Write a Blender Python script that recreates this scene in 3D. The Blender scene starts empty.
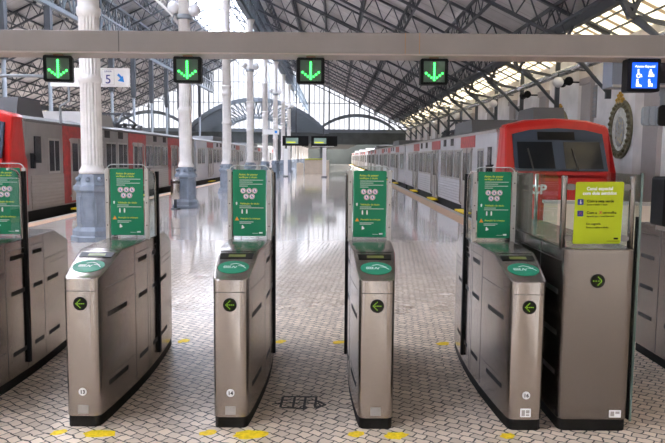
import bpy, math, random
from math import sin, cos, pi, sqrt, atan2, radians
from mathutils import Vector, Matrix
random.seed(7)
S = bpy.context.scene
COL = S.collection

# ------------------------------------------------------------------ materials
def nmat(name):
    m = bpy.data.materials.new(name); m.use_nodes = True
    nt = m.node_tree; b = nt.nodes['Principled BSDF']
    return m, nt, b
def mat(name, c, rough=.5, metal=0, noise=0, nscale=8, bump=0, bscale=40, spec=.5, stretch=(1,1,1)):
    m, nt, b = nmat(name)
    b.inputs['Base Color'].default_value = (*c, 1)
    b.inputs['Roughness'].default_value = rough
    b.inputs['Metallic'].default_value = metal
    b.inputs['Specular IOR Level'].default_value = spec
    if noise or bump:
        geo = nt.nodes.new('ShaderNodeNewGeometry')
        mp = nt.nodes.new('ShaderNodeMapping'); mp.inputs['Scale'].default_value = stretch
        nt.links.new(geo.outputs['Position'], mp.inputs['Vector'])
    if noise:
        t = nt.nodes.new('ShaderNodeTexNoise'); t.inputs['Scale'].default_value = nscale; t.inputs['Detail'].default_value = 6
        nt.links.new(mp.outputs['Vector'], t.inputs['Vector'])
        r = nt.nodes.new('ShaderNodeMapRange')
        r.inputs['From Min'].default_value = .3; r.inputs['From Max'].default_value = .7
        r.inputs['To Min'].default_value = 1 - noise; r.inputs['To Max'].default_value = 1 + noise * .6
        nt.links.new(t.outputs['Fac'], r.inputs['Value'])
        v = nt.nodes.new('ShaderNodeVectorMath'); v.operation = 'SCALE'
        v.inputs[0].default_value = c
        nt.links.new(r.outputs['Result'], v.inputs['Scale'])
        nt.links.new(v.outputs['Vector'], b.inputs['Base Color'])
    if bump:
        t2 = nt.nodes.new('ShaderNodeTexNoise'); t2.inputs['Scale'].default_value = bscale
        nt.links.new(mp.outputs['Vector'], t2.inputs['Vector'])
        bp = nt.nodes.new('ShaderNodeBump'); bp.inputs['Strength'].default_value = bump; bp.inputs['Distance'].default_value = .01
        nt.links.new(t2.outputs['Fac'], bp.inputs['Height']); nt.links.new(bp.outputs['Normal'], b.inputs['Normal'])
    return m
def emis(name, c, s):
    m, nt, b = nmat(name)
    b.inputs['Base Color'].default_value = (*[x*.3 for x in c], 1)
    b.inputs['Emission Color'].default_value = (*c, 1); b.inputs['Emission Strength'].default_value = s
    return m
def glass(name, c=(1,1,1), gl=.08, tr=1, k=.5):
    m = bpy.data.materials.new(name); m.use_nodes = True; nt = m.node_tree; nt.nodes.clear()
    o = nt.nodes.new('ShaderNodeOutputMaterial'); mx = nt.nodes.new('ShaderNodeMixShader')
    t = nt.nodes.new('ShaderNodeBsdfTransparent'); t.inputs['Color'].default_value = (*c, 1)
    g = nt.nodes.new('ShaderNodeBsdfGlossy'); g.inputs['Roughness'].default_value = .03
    f = nt.nodes.new('ShaderNodeLayerWeight'); f.inputs['Blend'].default_value = .25
    ad = nt.nodes.new('ShaderNodeMath'); ad.operation = 'MULTIPLY_ADD'; ad.inputs[1].default_value = k; ad.inputs[2].default_value = gl
    nt.links.new(f.outputs['Fresnel'], ad.inputs[0]); nt.links.new(ad.outputs[0], mx.inputs[0])
    nt.links.new(t.outputs[0], mx.inputs[1]); nt.links.new(g.outputs[0], mx.inputs[2]); nt.links.new(mx.outputs[0], o.inputs[0])
    return m

M = {}
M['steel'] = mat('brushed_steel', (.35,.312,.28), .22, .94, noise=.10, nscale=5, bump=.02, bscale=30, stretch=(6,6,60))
M['steel_shaded'] = mat('brushed_steel_shaded', (.20,.178,.160), .25, .94, noise=.10, nscale=5, bump=.02, bscale=30, stretch=(6,6,60))  # same steel, colour darkened to stand for dark reflections
M['steel_top'] = mat('worn_steel_top', (.34,.35,.33), .2, .9, noise=.08, nscale=14)
M['chrome'] = mat('polished_steel', (.46,.44,.42), .24, 1)
M['alu'] = mat('aluminium_post', (.40,.385,.36), .4, .7, noise=.06, nscale=20)
M['black'] = mat('black_rubber', (.010,.010,.011), .6, spec=.15)
M['plinth'] = mat('dark_plinth', (.012,.011,.010), .6, noise=.3, nscale=12, spec=.15)
M['slot'] = mat('dark_slot', (.02,.018,.016), .7)
M['seam'] = mat('seam_shadow_gap', (.05,.045,.04), .7)
M['green'] = mat('poster_green', (.008,.215,.10), .45, spec=.25)
M['reader'] = mat('reader_green', (.010,.22,.12), .4, spec=.3)
M['white'] = mat('white_print', (.85,.85,.85), .5)
M['yprint'] = mat('yellow_print', (.62,.68,.05), .5)
M['orange'] = mat('warning_orange', (.85,.30,.03), .5)
M['icon_dark'] = mat('icon_navy', (.03,.04,.25), .5)
M['icon_red'] = mat('icon_red', (.45,.08,.2), .5)
M['lime'] = mat('lime_sign', (.43,.52,.012), .5, spec=.25)
M['lcd'] = mat('lcd_olive', (.16,.19,.04), .3)
M['blackgloss'] = mat('black_gloss', (.008,.008,.009), .3, spec=.15)
M['led'] = emis('green_led', (.03,1,.08), 2.1)
M['led_dim'] = emis('dim_arrow_led', (.42,.85,.02), .13)
M['led_panel'] = mat('led_panel', (.05,.085,.06), .4)
M['blue_led'] = emis('blue_screen', (.0,.10,1), .42)
M['white_led'] = emis('white_led', (1,1,1), .5)
M['yellow_led'] = emis('yellow_led', (.75,.85,.02), .35)
M['screen'] = emis('display_glow', (.35,.5,.45), .12)
M['globe'] = mat('opal_glass_globe', (.82,.82,.84), .2)
M['beam'] = mat('taupe_painted_beam', (.215,.19,.172), .42, noise=.07, nscale=3)
M['beam_lip'] = mat('beam_lip', (.36,.30,.26), .45)
M['rust'] = mat('rust_stain', (.30,.17,.09), .7)
M['column'] = mat('white_painted_iron', (.78,.76,.74), .42, noise=.10, nscale=4)
M['pedestal'] = mat('blue_grey_painted_iron', (.22,.265,.33), .4, noise=.15, nscale=6)
M['iron'] = mat('dark_grey_iron', (.075,.085,.10), .55)
M['iron_blue'] = mat('slate_blue_iron', (.15,.18,.21), .55)
M['iron_pale'] = mat('pale_grey_iron', (.27,.30,.33), .5)
M['facade'] = mat('dark_teal_facade', (.075,.088,.092), .7, noise=.3, nscale=1)
M['stone'] = mat('cream_stone', (.62,.53,.43), .5, noise=.08, nscale=3)
M['orangestripe'] = mat('terracotta_stripe', (.60,.38,.23), .4, noise=.1, nscale=4)
M['kerb'] = mat('grey_kerb', (.38,.36,.34), .4, noise=.1, nscale=4)
M['paint'] = mat('worn_yellow_paint', (.95,.68,.01), .6, noise=.25, nscale=40)
M['blackpaint'] = mat('black_tar_marks', (.03,.028,.026), .6)
M['train'] = mat('train_silver', (.52,.53,.56), .35, .35, noise=.08, nscale=2)
M['train_warm'] = mat('train_warm_silver', (.28,.265,.25), .42, .35, noise=.10, nscale=2)
M['red'] = mat('train_red', (.52,.014,.012), .3, noise=.10, nscale=3)
M['redfade'] = mat('train_red_faded', (.40,.022,.018), .4, noise=.35, nscale=6)
M['mask'] = mat('cab_slate_mask', (.05,.068,.095), .4, spec=.2)
M['darkglass'] = mat('dark_window_glass', (.015,.017,.02), .12, spec=.3)
M['door'] = mat('train_door_metal', (.40,.37,.34), .35, .4)
M['roof'] = mat('train_roof', (.12,.115,.11), .6)
M['acbox'] = mat('roof_unit_grey', (.13,.13,.135), .6)
M['acsilver'] = mat('roof_unit_silver', (.42,.40,.38), .4, .4)
M['under'] = mat('underframe_black', (.02,.02,.02), .8)
M['boardhousing'] = mat('board_blue_grey', (.14,.16,.20), .4)
M['blue'] = mat('blue_print', (.01,.28,.85), .5)
M['duct'] = mat('silver_duct', (.65,.67,.7), .25, .8)
M['signwhite'] = mat('sign_white', (.9,.9,.9), .4)
M['rim']=mat('pale_glass_edge',(.5,.54,.53),.2); M['clamp']=mat('grey_glass_clamp',(.16,.15,.14),.4,.5); M['post']=mat('brushed_post',(.27,.25,.235),.26,1)
M['panelg'] = glass('panel_glass', (.93,.97,.95), .0, 1, .22)
M['pane'] = glass('glazing', (.96,.97,1), .03)
M['screenback'] = mat('dark_bronze_panel', (.10,.085,.075), .25, .6)

# corrugated lower train panels: ridges along the body
def corr(name, c):
    m, nt, b = nmat(name)
    b.inputs['Base Color'].default_value = (*c,1); b.inputs['Roughness'].default_value=.35; b.inputs['Metallic'].default_value=.4
    g = nt.nodes.new('ShaderNodeNewGeometry'); w = nt.nodes.new('ShaderNodeTexWave')
    w.bands_direction='Z'; w.inputs['Scale'].default_value=3.2
    bp = nt.nodes.new('ShaderNodeBump'); bp.inputs['Strength'].default_value=.6; bp.inputs['Distance'].default_value=.02
    nt.links.new(g.outputs['Position'], w.inputs['Vector']); nt.links.new(w.outputs['Fac'], bp.inputs['Height']); nt.links.new(bp.outputs['Normal'], b.inputs['Normal'])
    return m
M['corr'] = corr('train_ribbed_silver', (.50,.50,.53)); M['corr_warm'] = corr('train_ribbed_warm', (.30,.275,.25))

def floor_mat():
    m, nt, b = nmat('calcada_stone_paving')
    N = nt.nodes.new; L = nt.links.new
    g = N('ShaderNodeNewGeometry')
    wn = N('ShaderNodeTexNoise'); wn.inputs['Scale'].default_value = 9; wn.inputs['Detail'].default_value = 3
    L(g.outputs['Position'], wn.inputs['Vector'])
    ws = N('ShaderNodeVectorMath'); ws.operation='SCALE'; ws.inputs['Scale'].default_value=.07
    L(wn.outputs['Color'], ws.inputs[0])
    ad = N('ShaderNodeVectorMath'); L(g.outputs['Position'], ad.inputs[0]); L(ws.outputs[0], ad.inputs[1])
    mp = N('ShaderNodeMapping'); mp.inputs['Rotation'].default_value=(0,0,radians(36)); L(ad.outputs[0], mp.inputs['Vector'])
    br = N('ShaderNodeTexBrick'); br.inputs['Scale'].default_value=1; br.inputs['Brick Width'].default_value=.088; br.inputs['Row Height'].default_value=.073
    br.inputs['Mortar Size'].default_value=.0056; br.inputs['Mortar Smooth'].default_value=.35; br.inputs['Bias'].default_value=0
    br.inputs['Color1'].default_value=(.88,.74,.60,1); br.inputs['Color2'].default_value=(.62,.51,.40,1); br.inputs['Mortar'].default_value=(.035,.026,.02,1)
    L(mp.outputs[0], br.inputs['Vector'])
    # broad wear
    n2 = N('ShaderNodeTexNoise'); n2.inputs['Scale'].default_value=.9; n2.inputs['Detail'].default_value=5; L(g.outputs['Position'], n2.inputs['Vector'])
    mr = N('ShaderNodeMapRange'); mr.inputs['From Min'].default_value=.3; mr.inputs['From Max'].default_value=.7; mr.inputs['To Min'].default_value=.85; mr.inputs['To Max'].default_value=1.08
    L(n2.outputs['Fac'], mr.inputs['Value'])
    sc = N('ShaderNodeVectorMath'); sc.operation='SCALE'; L(br.outputs['Color'], sc.inputs[0]); L(mr.outputs[0], sc.inputs['Scale'])
    # paler deeper into the hall, reflected light painted into the colour (worn, polished floor)
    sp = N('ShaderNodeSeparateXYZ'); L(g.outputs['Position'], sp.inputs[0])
    wear_sheen = N('ShaderNodeMapRange'); wear_sheen.inputs['From Min'].default_value=7.0; wear_sheen.inputs['From Max'].default_value=15; wear_sheen.inputs['To Min'].default_value=0; wear_sheen.inputs['To Max'].default_value=.8
    L(sp.outputs['Y'], wear_sheen.inputs['Value'])
    mx = N('ShaderNodeMix'); mx.data_type='RGBA'; L(wear_sheen.outputs[0], mx.inputs['Factor']); L(wear_sheen.outputs[0], b.inputs['Coat Weight']); b.inputs['Coat Roughness'].default_value=.07; b.inputs['Coat IOR'].default_value=1.6; L(sc.outputs[0], mx.inputs['A']); mx.inputs['B'].default_value=(.86,.76,.70,1)
    # dark inlay bands across the platform
    md = N('ShaderNodeMath'); md.operation='PINGPONG'; md.inputs[1].default_value=4.55
    sb = N('ShaderNodeMath'); sb.operation='SUBTRACT'; sb.inputs[1].default_value=6.85; L(sp.outputs['Y'], sb.inputs[0]); L(sb.outputs[0], md.inputs[0])
    d1 = N('ShaderNodeMath'); d1.operation='SUBTRACT'; d1.inputs[1].default_value=.75; L(md.outputs[0], d1.inputs[0])
    ab = N('ShaderNodeMath'); ab.operation='ABSOLUTE'; L(d1.outputs[0], ab.inputs[0])
    lt = N('ShaderNodeMath'); lt.operation='LESS_THAN'; lt.inputs[1].default_value=.14; L(ab.outputs[0], lt.inputs[0])
    gt = N('ShaderNodeMath'); gt.operation='GREATER_THAN'; gt.inputs[1].default_value=11; L(sp.outputs['Y'], gt.inputs[0])
    ml = N('ShaderNodeMath'); ml.operation='MULTIPLY'; L(lt.outputs[0], ml.inputs[0]); L(gt.outputs[0], ml.inputs[1])
    ax = N('ShaderNodeMath'); ax.operation='ADD'; ax.inputs[1].default_value=1.2; L(sp.outputs['X'], ax.inputs[0])
    aa = N('ShaderNodeMath'); aa.operation='ABSOLUTE'; L(ax.outputs[0], aa.inputs[0])
    g3 = N('ShaderNodeMath'); g3.operation='GREATER_THAN'; g3.inputs[1].default_value=2.3; L(aa.outputs[0], g3.inputs[0])
    m3 = N('ShaderNodeMath'); m3.operation='MULTIPLY'; L(ml.outputs[0], m3.inputs[0]); L(g3.outputs[0], m3.inputs[1])
    m4 = N('ShaderNodeMath'); m4.operation='MULTIPLY'; m4.inputs[1].default_value=.72; L(m3.outputs[0], m4.inputs[0])
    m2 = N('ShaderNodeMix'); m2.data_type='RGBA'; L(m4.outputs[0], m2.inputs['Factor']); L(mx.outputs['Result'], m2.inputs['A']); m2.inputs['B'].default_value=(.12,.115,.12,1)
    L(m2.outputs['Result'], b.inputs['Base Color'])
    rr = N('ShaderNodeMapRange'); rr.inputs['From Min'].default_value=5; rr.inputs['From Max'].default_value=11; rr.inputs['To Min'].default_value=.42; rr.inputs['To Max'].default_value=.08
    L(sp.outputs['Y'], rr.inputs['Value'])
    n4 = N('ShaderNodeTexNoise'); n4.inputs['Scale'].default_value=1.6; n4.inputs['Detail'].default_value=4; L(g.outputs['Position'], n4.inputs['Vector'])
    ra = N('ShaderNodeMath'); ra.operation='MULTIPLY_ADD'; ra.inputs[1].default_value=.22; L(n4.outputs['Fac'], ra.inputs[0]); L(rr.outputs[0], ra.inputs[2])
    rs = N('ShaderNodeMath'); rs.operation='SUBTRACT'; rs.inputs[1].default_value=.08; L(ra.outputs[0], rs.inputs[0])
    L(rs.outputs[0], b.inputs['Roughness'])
    b.inputs['Specular IOR Level'].default_value=.4
    bp = N('ShaderNodeBump'); bp.inputs['Strength'].default_value=.35; bp.inputs['Distance'].default_value=.004; bp.invert=True
    L(br.outputs['Fac'], bp.inputs['Height'])
    n5 = N('ShaderNodeTexNoise'); n5.inputs['Scale'].default_value=2.3; n5.inputs['Detail'].default_value=5; L(g.outputs['Position'], n5.inputs['Vector'])
    b2 = N('ShaderNodeBump'); b2.inputs['Strength'].default_value=.12; b2.inputs['Distance'].default_value=.02
    L(n5.outputs['Fac'], b2.inputs['Height']); L(bp.outputs['Normal'], b2.inputs['Normal'])
    L(b2.outputs['Normal'], b.inputs['Normal'])
    return m
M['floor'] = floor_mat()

def striped(name, c1, c2, axis, period, duty, translucent=False, rough=.7):
    m = bpy.data.materials.new(name); m.use_nodes=True; nt=m.node_tree; N=nt.nodes.new; L=nt.links.new
    b = nt.nodes['Principled BSDF']; o = nt.nodes['Material Output']
    g=N('ShaderNodeNewGeometry'); sp=N('ShaderNodeSeparateXYZ'); L(g.outputs['Position'], sp.inputs[0])
    a=N('ShaderNodeMath'); a.operation='FLOORED_MODULO'; a.inputs[1].default_value=period; L(sp.outputs[axis], a.inputs[0])
    lt=N('ShaderNodeMath'); lt.operation='LESS_THAN'; lt.inputs[1].default_value=period*duty; L(a.outputs[0], lt.inputs[0])
    n=N('ShaderNodeTexNoise'); n.inputs['Scale'].default_value=1.2; L(g.outputs['Position'], n.inputs['Vector'])
    mx=N('ShaderNodeMix'); mx.data_type='RGBA'; mx.inputs['A'].default_value=(*c1,1); mx.inputs['B'].default_value=(*c2,1); L(lt.outputs[0], mx.inputs['Factor'])
    mr=N('ShaderNodeMapRange'); mr.inputs['From Min'].default_value=.3; mr.inputs['From Max'].default_value=.7; mr.inputs['To Min'].default_value=.85; mr.inputs['To Max'].default_value=1.1; L(n.outputs['Fac'], mr.inputs['Value'])
    sc=N('ShaderNodeVectorMath'); sc.operation='SCALE'; L(mx.outputs['Result'], sc.inputs[0]); L(mr.outputs[0], sc.inputs['Scale'])
    if translucent:
        t=N('ShaderNodeBsdfTranslucent'); L(sc.outputs[0], t.inputs['Color']); L(t.outputs[0], o.inputs[0])
    else:
        L(sc.outputs[0], b.inputs['Base Color']); b.inputs['Roughness'].default_value=rough
    return m
M['roofboard'] = striped('roof_boarding', (.50,.49,.495), (.34,.335,.335), 'Y', 1.2, .05)
M['skylight'] = striped('translucent_skylight_sheet', (.47,.435,.355), (.19,.16,.12), 'Y', .8, .3, True)
M['lantern'] = striped('translucent_lantern_glazing', (.9,.93,1.0), (.5,.53,.6), 'Y', .6, .12, True)
M['wall'] = striped('pale_stone_wall', (.88,.86,.87), (.80,.75,.73), 'Y', 4.8, .28)

# ------------------------------------------------------------------ mesh builder
class MB:
    def __init__(s): s.v=[]; s.f=[]; s.sm=[]
    def add(s, vs, fs, smooth=False):
        n=len(s.v); s.v += [tuple(v) for v in vs]
        for f in fs: s.f.append(tuple(i+n for i in f)); s.sm.append(smooth)
        return s
    def box(s, x0,x1,y0,y1,z0,z1):
        return s.add([(x0,y0,z0),(x1,y0,z0),(x1,y1,z0),(x0,y1,z0),(x0,y0,z1),(x1,y0,z1),(x1,y1,z1),(x0,y1,z1)],
              [(3,2,1,0),(4,5,6,7),(0,1,5,4),(1,2,6,5),(2,3,7,6),(3,0,4,7)])
    def bar(s, p, q, w, h=None, up=(0,0,1)):
        h = h or w; p=Vector(p); q=Vector(q); d=(q-p)
        if d.length<1e-6: return s
        d.normalize(); u=Vector(up)
        if abs(d.dot(u))>.98: u=Vector((0,1,0))
        a=d.cross(u).normalized()*w/2; b=a.cross(d).normalized()*h/2
        vs=[p-a-b,p+a-b,p+a+b,p-a+b,q-a-b,q+a-b,q+a+b,q-a+b]
        return s.add(vs,[(3,2,1,0),(4,5,6,7),(0,1,5,4),(1,2,6,5),(2,3,7,6),(3,0,4,7)])
    def tube(s, pts, r, n=10, cap=True):
        pts=[Vector(p) for p in pts]; rings=[]
        rs = r if isinstance(r,(list,tuple)) else [r]*len(pts)
        prev=None
        for i,p in enumerate(pts):
            d=(pts[min(i+1,len(pts)-1)]-pts[max(i-1,0)]).normalized()
            if prev is None:
                u=Vector((0,0,1)) if abs(d.z)<.9 else Vector((1,0,0))
                a=d.cross(u).normalized()
            else:
                a=(prev-d*prev.dot(d)).normalized()
            prev=a; b=d.cross(a)
            rings.append([p+(a*cos(2*pi*k/n)+b*sin(2*pi*k/n))*rs[i] for k in range(n)])
        vs=[v for rg in rings for v in rg]; fs=[]
        for i in range(len(rings)-1):
            for k in range(n):
                fs.append((i*n+k, i*n+(k+1)%n, (i+1)*n+(k+1)%n, (i+1)*n+k))
        s.add(vs,fs,True)
        if cap: s.add([*rings[0]],[tuple(range(n))[::-1]]); s.add([*rings[-1]],[tuple(range(n))])
        return s
    def lathe(s, prof, n=24, c=(0,0,0), flute=0, smooth=True, phase=0):
        vs=[];fs=[]
        for (r,z,*fl) in prof:
            for k in range(n):
                rr=r
                if fl and fl[0]: rr = r*(1-fl[0]*(.5-.5*cos(2*pi*k/n*flute))**2)
                a=2*pi*k/n+phase; vs.append((c[0]+rr*cos(a), c[1]+rr*sin(a), c[2]+z))
        m=len(prof)
        for i in range(m-1):
            for k in range(n): fs.append((i*n+k, i*n+(k+1)%n, (i+1)*n+(k+1)%n, (i+1)*n+k))
        s.add(vs,fs,smooth)
        s.add(vs[:n],[tuple(range(n))[::-1]]); s.add(vs[-n:],[tuple(range(n))])
        return s
    def sphere(s, c, r, n=16, sz=1):
        prof=[(max(r*sin(pi*i/n),1e-4), -r*sz*cos(pi*i/n)) for i in range(n+1)]
        return s.lathe(prof, n*2 if n<12 else 24, c)
    def prism(s, poly, h0, h1, plane='xz'):
        # polygon in a plane, extruded along the remaining axis
        def P(a,b,h): return {'xz':(a,h,b),'xy':(a,b,h),'yz':(h,a,b)}[plane]
        n=len(poly)
        vs=[P(a,b,h0) for a,b in poly]+[P(a,b,h1) for a,b in poly]
        fs=[tuple(range(n)), tuple(range(n,2*n))[::-1]]+[(i,n+i,n+(i+1)%n,(i+1)%n) for i in range(n)]
        return s.add(vs,fs)
    def mesh(s, me, mtx):
        n=len(s.v); s.v += [tuple(mtx@v.co) for v in me.vertices]
        for p in me.polygons: s.f.append(tuple(i+n for i in p.vertices)); s.sm.append(False)
        return s
    def build(s, name, m, parent=None, bevel=0, seg=2, loc=None):
        me=bpy.data.meshes.new(name); me.from_pydata(s.v,[],s.f); me.materials.append(m)
        me.polygons.foreach_set('use_smooth', s.sm); me.update()
        import bmesh
        bm=bmesh.new(); bm.from_mesh(me)
        bmesh.ops.remove_doubles(bm, verts=bm.verts, dist=1e-5) if len(bm.verts)<60000 else None
        bmesh.ops.recalc_face_normals(bm, faces=bm.faces); bm.to_mesh(me); bm.free()
        o=bpy.data.objects.new(name, me); COL.objects.link(o)
        if parent: o.parent=parent
        if loc: o.location=loc
        if bevel:
            b=o.modifiers.new('bevel','BEVEL'); b.width=bevel; b.segments=seg; b.limit_method='ANGLE'; b.angle_limit=radians(40)
        return o

def rounded(x0,x1,z0,z1,r,n=5, corners=(1,1,1,1)):
    out=[]
    for (cx,cz,a0,use) in ((x1-r,z1-r,0,corners[0]),(x0+r,z1-r,90,corners[1]),(x0+r,z0+r,180,corners[2]),(x1-r,z0+r,270,corners[3])):
        if use:
            for i in range(n+1):
                a=radians(a0+90*i/n); out.append((cx+r*cos(a), cz+r*sin(a)))
        else:
            out.append((cx+r*(1 if a0 in (0,270) else -1), cz+r*(1 if a0 in (0,90) else -1)))
    return out
def disc(cx,cz,rx,rz=None,n=24): 
    rz=rz or rx
    return [(cx+rx*cos(2*pi*k/n), cz+rz*sin(2*pi*k/n)) for k in range(n)]

_tc={}
def text(mb, s, x, z, size, y, h=.002, align='LEFT', bold=0):
    """letters standing in the xz plane, facing -y"""
    key=(s,align,bold)
    if key not in _tc:
        c=bpy.data.curves.new('t','FONT'); c.body=s; c.size=1; c.align_x=align; c.extrude=.02; c.resolution_u=3; c.offset=bold
        o=bpy.data.objects.new('t',c); COL.objects.link(o)
        bpy.context.view_layer.update()
        me=bpy.data.meshes.new_from_object(o.evaluated_get(bpy.context.evaluated_depsgraph_get()))
        bpy.data.objects.remove(o); bpy.data.curves.remove(c); _tc[key]=me
    me=_tc[key]
    mtx=Matrix.Translation((x,y,z)) @ Matrix.Rotation(pi/2,4,'X') @ Matrix.Diagonal((size,size,h/.04,1))
    return mb.mesh(me,mtx)

def thing(name,label,cat,loc=(0,0,0),rz=0,group=None):
    o=bpy.data.objects.new(name,None); COL.objects.link(o); o.empty_display_size=.1
    o.location=loc; o.rotation_euler=(0,0,rz); o['label']=label; o['category']=cat
    if group: o['group']=group
    return o
def tag(o,label,cat,group=None,kind=None):
    o['label']=label; o['category']=cat
    if group: o['group']=group
    if kind: o['kind']=kind
    return o
def struct(name, mb, m, **k):
    o=mb.build(name,m,**k); o['kind']='structure'; return o
def copy_tree(o, parent=None):
    c=o.copy(); COL.objects.link(c)
    if parent: c.parent=parent
    for ch in list(o.children): copy_tree(ch,c)
    return c

# ------------------------------------------------------------------ shell
YE=85.0                     # far gable
RX,RZ,SL=-9.7,14.55,.48     # ridge position, height and roof slope
WR,WL=9.0,-28.4
def rz(x): return RZ-SL*abs(x-RX)

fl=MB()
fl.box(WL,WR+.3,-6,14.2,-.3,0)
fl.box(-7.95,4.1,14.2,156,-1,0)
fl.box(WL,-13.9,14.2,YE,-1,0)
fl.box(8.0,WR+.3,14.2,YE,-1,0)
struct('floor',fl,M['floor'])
tb=MB(); tb.box(-13.9,-7.95,14.2,157,-1.1,-.9); tb.box(4.1,9.5,14.2,157,-1.1,-.9)
struct('floor',tb,M['under'])
t=MB(); t.box(3.5,3.95,14.2,155,0,.004); struct('trim_1',t,M['orangestripe'])
t=MB(); t.box(3.95,4.14,14.2,155,-.06,.005); struct('trim_2',t,M['kerb'])
t=MB(); t.box(-7.85,-7.5,16.5,YE,0,.004); struct('trim_3',t,M['orangestripe'])
t=MB(); t.box(-8.0,-7.85,16.5,YE,-.06,.005); struct('trim_4',t,M['kerb'])

# walls
w=MB(); w.box(WR,WR+.4,-6,YE,-1,5.72); struct('wall_right',w,M['wall'])
w=MB(); w.box(WL-.4,WL,-6,YE,-1,2.2)
for k in range(19): w.box(WL-.4,WL,-6+4.9*k,-5.4+4.9*k,2.2,5.6)
struct('wall_left',w,M['facade'])
w=MB(); w.prism([(WL,3.2),(WR,3.2),(WR,rz(WR)),(RX,RZ),(WL,rz(WL))],-6.4,-6.0)
for x0,x1 in ((WL,-20),(-16,-8),(-4.5,-2),(2,4.5),(7.5,WR)): w.box(x0,x1,-6.4,-6,0,3.2)
struct('wall_back',w,M['wall'])  # unseen wall behind the camera, added to cut daylight on the gate fronts
# roof: boarding with translucent strips above the eaves
r=MB()
RY0=-6.0; PY0=9.0
def slab(mb,x0,x1,th=.12):
    mb.add([(x0,RY0,rz(x0)),(x1,RY0,rz(x1)),(x1,YE,rz(x1)),(x0,YE,rz(x0)),(x0,RY0,rz(x0)+th),(x1,RY0,rz(x1)+th),(x1,YE,rz(x1)+th),(x0,YE,rz(x0)+th)],
      [(3,2,1,0),(4,5,6,7),(0,1,5,4),(1,2,6,5),(2,3,7,6),(3,0,4,7)])
slab(r,RX+2.2,7.65); slab(r,-26.8,RX-2.2)
struct('ceiling',r,M['roofboard'])
sk=MB(); slab(sk,RX,RX+2.2,.01); slab(sk,RX-2.2,RX,.01); struct('ceiling',sk,M['lantern'])
sk=MB(); slab(sk,7.65,9.05,.01); struct('ceiling',sk,M['skylight'])
sk=MB(); slab(sk,WL-.1,-26.8,.01); struct('ceiling',sk,M['skylight'])

# gable at the far end: dark lower storey, glazed upper part with arches
g=MB()
g.box(WL,-17.3,YE,YE+.5,-1,4.9); g.box(-17.3,-1.3,YE,YE+.5,3.4,4.9); g.box(-1.3,WR,YE,YE+.5,3.3,4.9)
for x in (-17.3,-14.6,-6.6,-1.3,8.6): g.box(x-.35,x+.35,YE,YE+.5,-1,3.5)
struct('wall_far',g,M['facade'])
g=MB(); g.box(-40,20,158,159,-1,6.5); g.box(9.6,10.2,YE+.6,158,-1,4.2); g.box(-15.5,-15,YE+.6,158,-1,4.2)
for k in range(0): g.box(-6.0,-5.5,YE+5+k*5,YE+5.5+k*5,0,3.4)
g.box(-6.6,3.2,YE+2,150,3.4,3.7)
struct('wall_far',g,mat('dark_hillside',(.018,.022,.02),.9,noise=.4,nscale=.3))
t=MB(); t.box(WL,WR,YE-.35,YE-.002,4.75,5.15); struct('trim_5',t,M['iron_blue'])
win=MB()
x=WL+.6
k=0
while x<WR:
    wd=.2 if k%4==0 else .09
    win.box(x-wd/2,x+wd/2,YE-.06,YE+.06,5.1,rz(x)-.05); x+=.62; k+=1
for z in (8.35,10.85): 
    h=(RZ-z)/SL; win.box(RX-h,RX+h,YE-.05,YE+.05,z-.05,z+.05)
wf=struct('window_1',win,M['iron_pale'])
p=MB(); p.prism([(WL,4.9),(WR,4.9),(WR,rz(WR)),(RX,RZ),(WL,rz(WL))],YE+.08,YE+.09); p.build('glass_pane',M['pane'],wf)
def arc(cx,z0,hw,rise,n=28):
    R=(hw*hw+rise*rise)/(2*rise); a=math.asin(hw/R); return [(cx+R*sin(-a+2*a*i/n), z0+rise-R+R*cos(-a+2*a*i/n)) for i in range(n+1)]
def arch(mb,cx,z0,hw,rise,th,y0,y1):
    o=arc(cx,z0,hw,rise); i=arc(cx,z0,hw-th,rise-th)
    for k in range(len(o)-1):
        mb.prism([o[k],o[k+1],i[k+1],i[k]],y0,y1)
a=MB(); arch(a,2.9,4.9,5.1,2.15,.4,YE-.5,YE-.05); struct('trim_6',a,M['iron_blue'])
a=MB(); arch(a,-22.6,4.9,5.1,2.4,.4,YE-.5,YE-.05); struct('trim_7',a,M['iron_blue'])
a=MB(); arch(a,RX+.2,4.6,9.0,4.3,.5,YE-.8,YE-.05); arch(a,RX+.2,4.9,4.1,1.75,.3,YE-.8,YE-.05)
o=arc(RX+.2,4.6,8.6,3.9); i=arc(RX+.2,4.9,4.0,1.7)
for k in range(28):
    j=min(k+1,28); a.bar((o[k][0],YE-.4,o[k][1]),(i[j][0],YE-.4,i[j][1]),.13); a.bar((o[j][0],YE-.4,o[j][1]),(i[k][0],YE-.4,i[k][1]),.13)
# solid spandrel feet of the great arch
for s_ in (-1,1):
    R_=(9.0**2+4.3**2)/8.6
    pts=[(RX+.2+s_*4.1,4.9)]+[(RX+.2+s_*(4.1+.48*q),max(4.7,4.6+4.3-R_+sqrt(R_*R_-(4.1+.48*q)**2)-.2)) for q in range(11)]
    a.prism(pts if s_>0 else pts[::-1],YE-.35,YE-.12)
struct('trim_8',a,M['iron_blue'])

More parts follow.
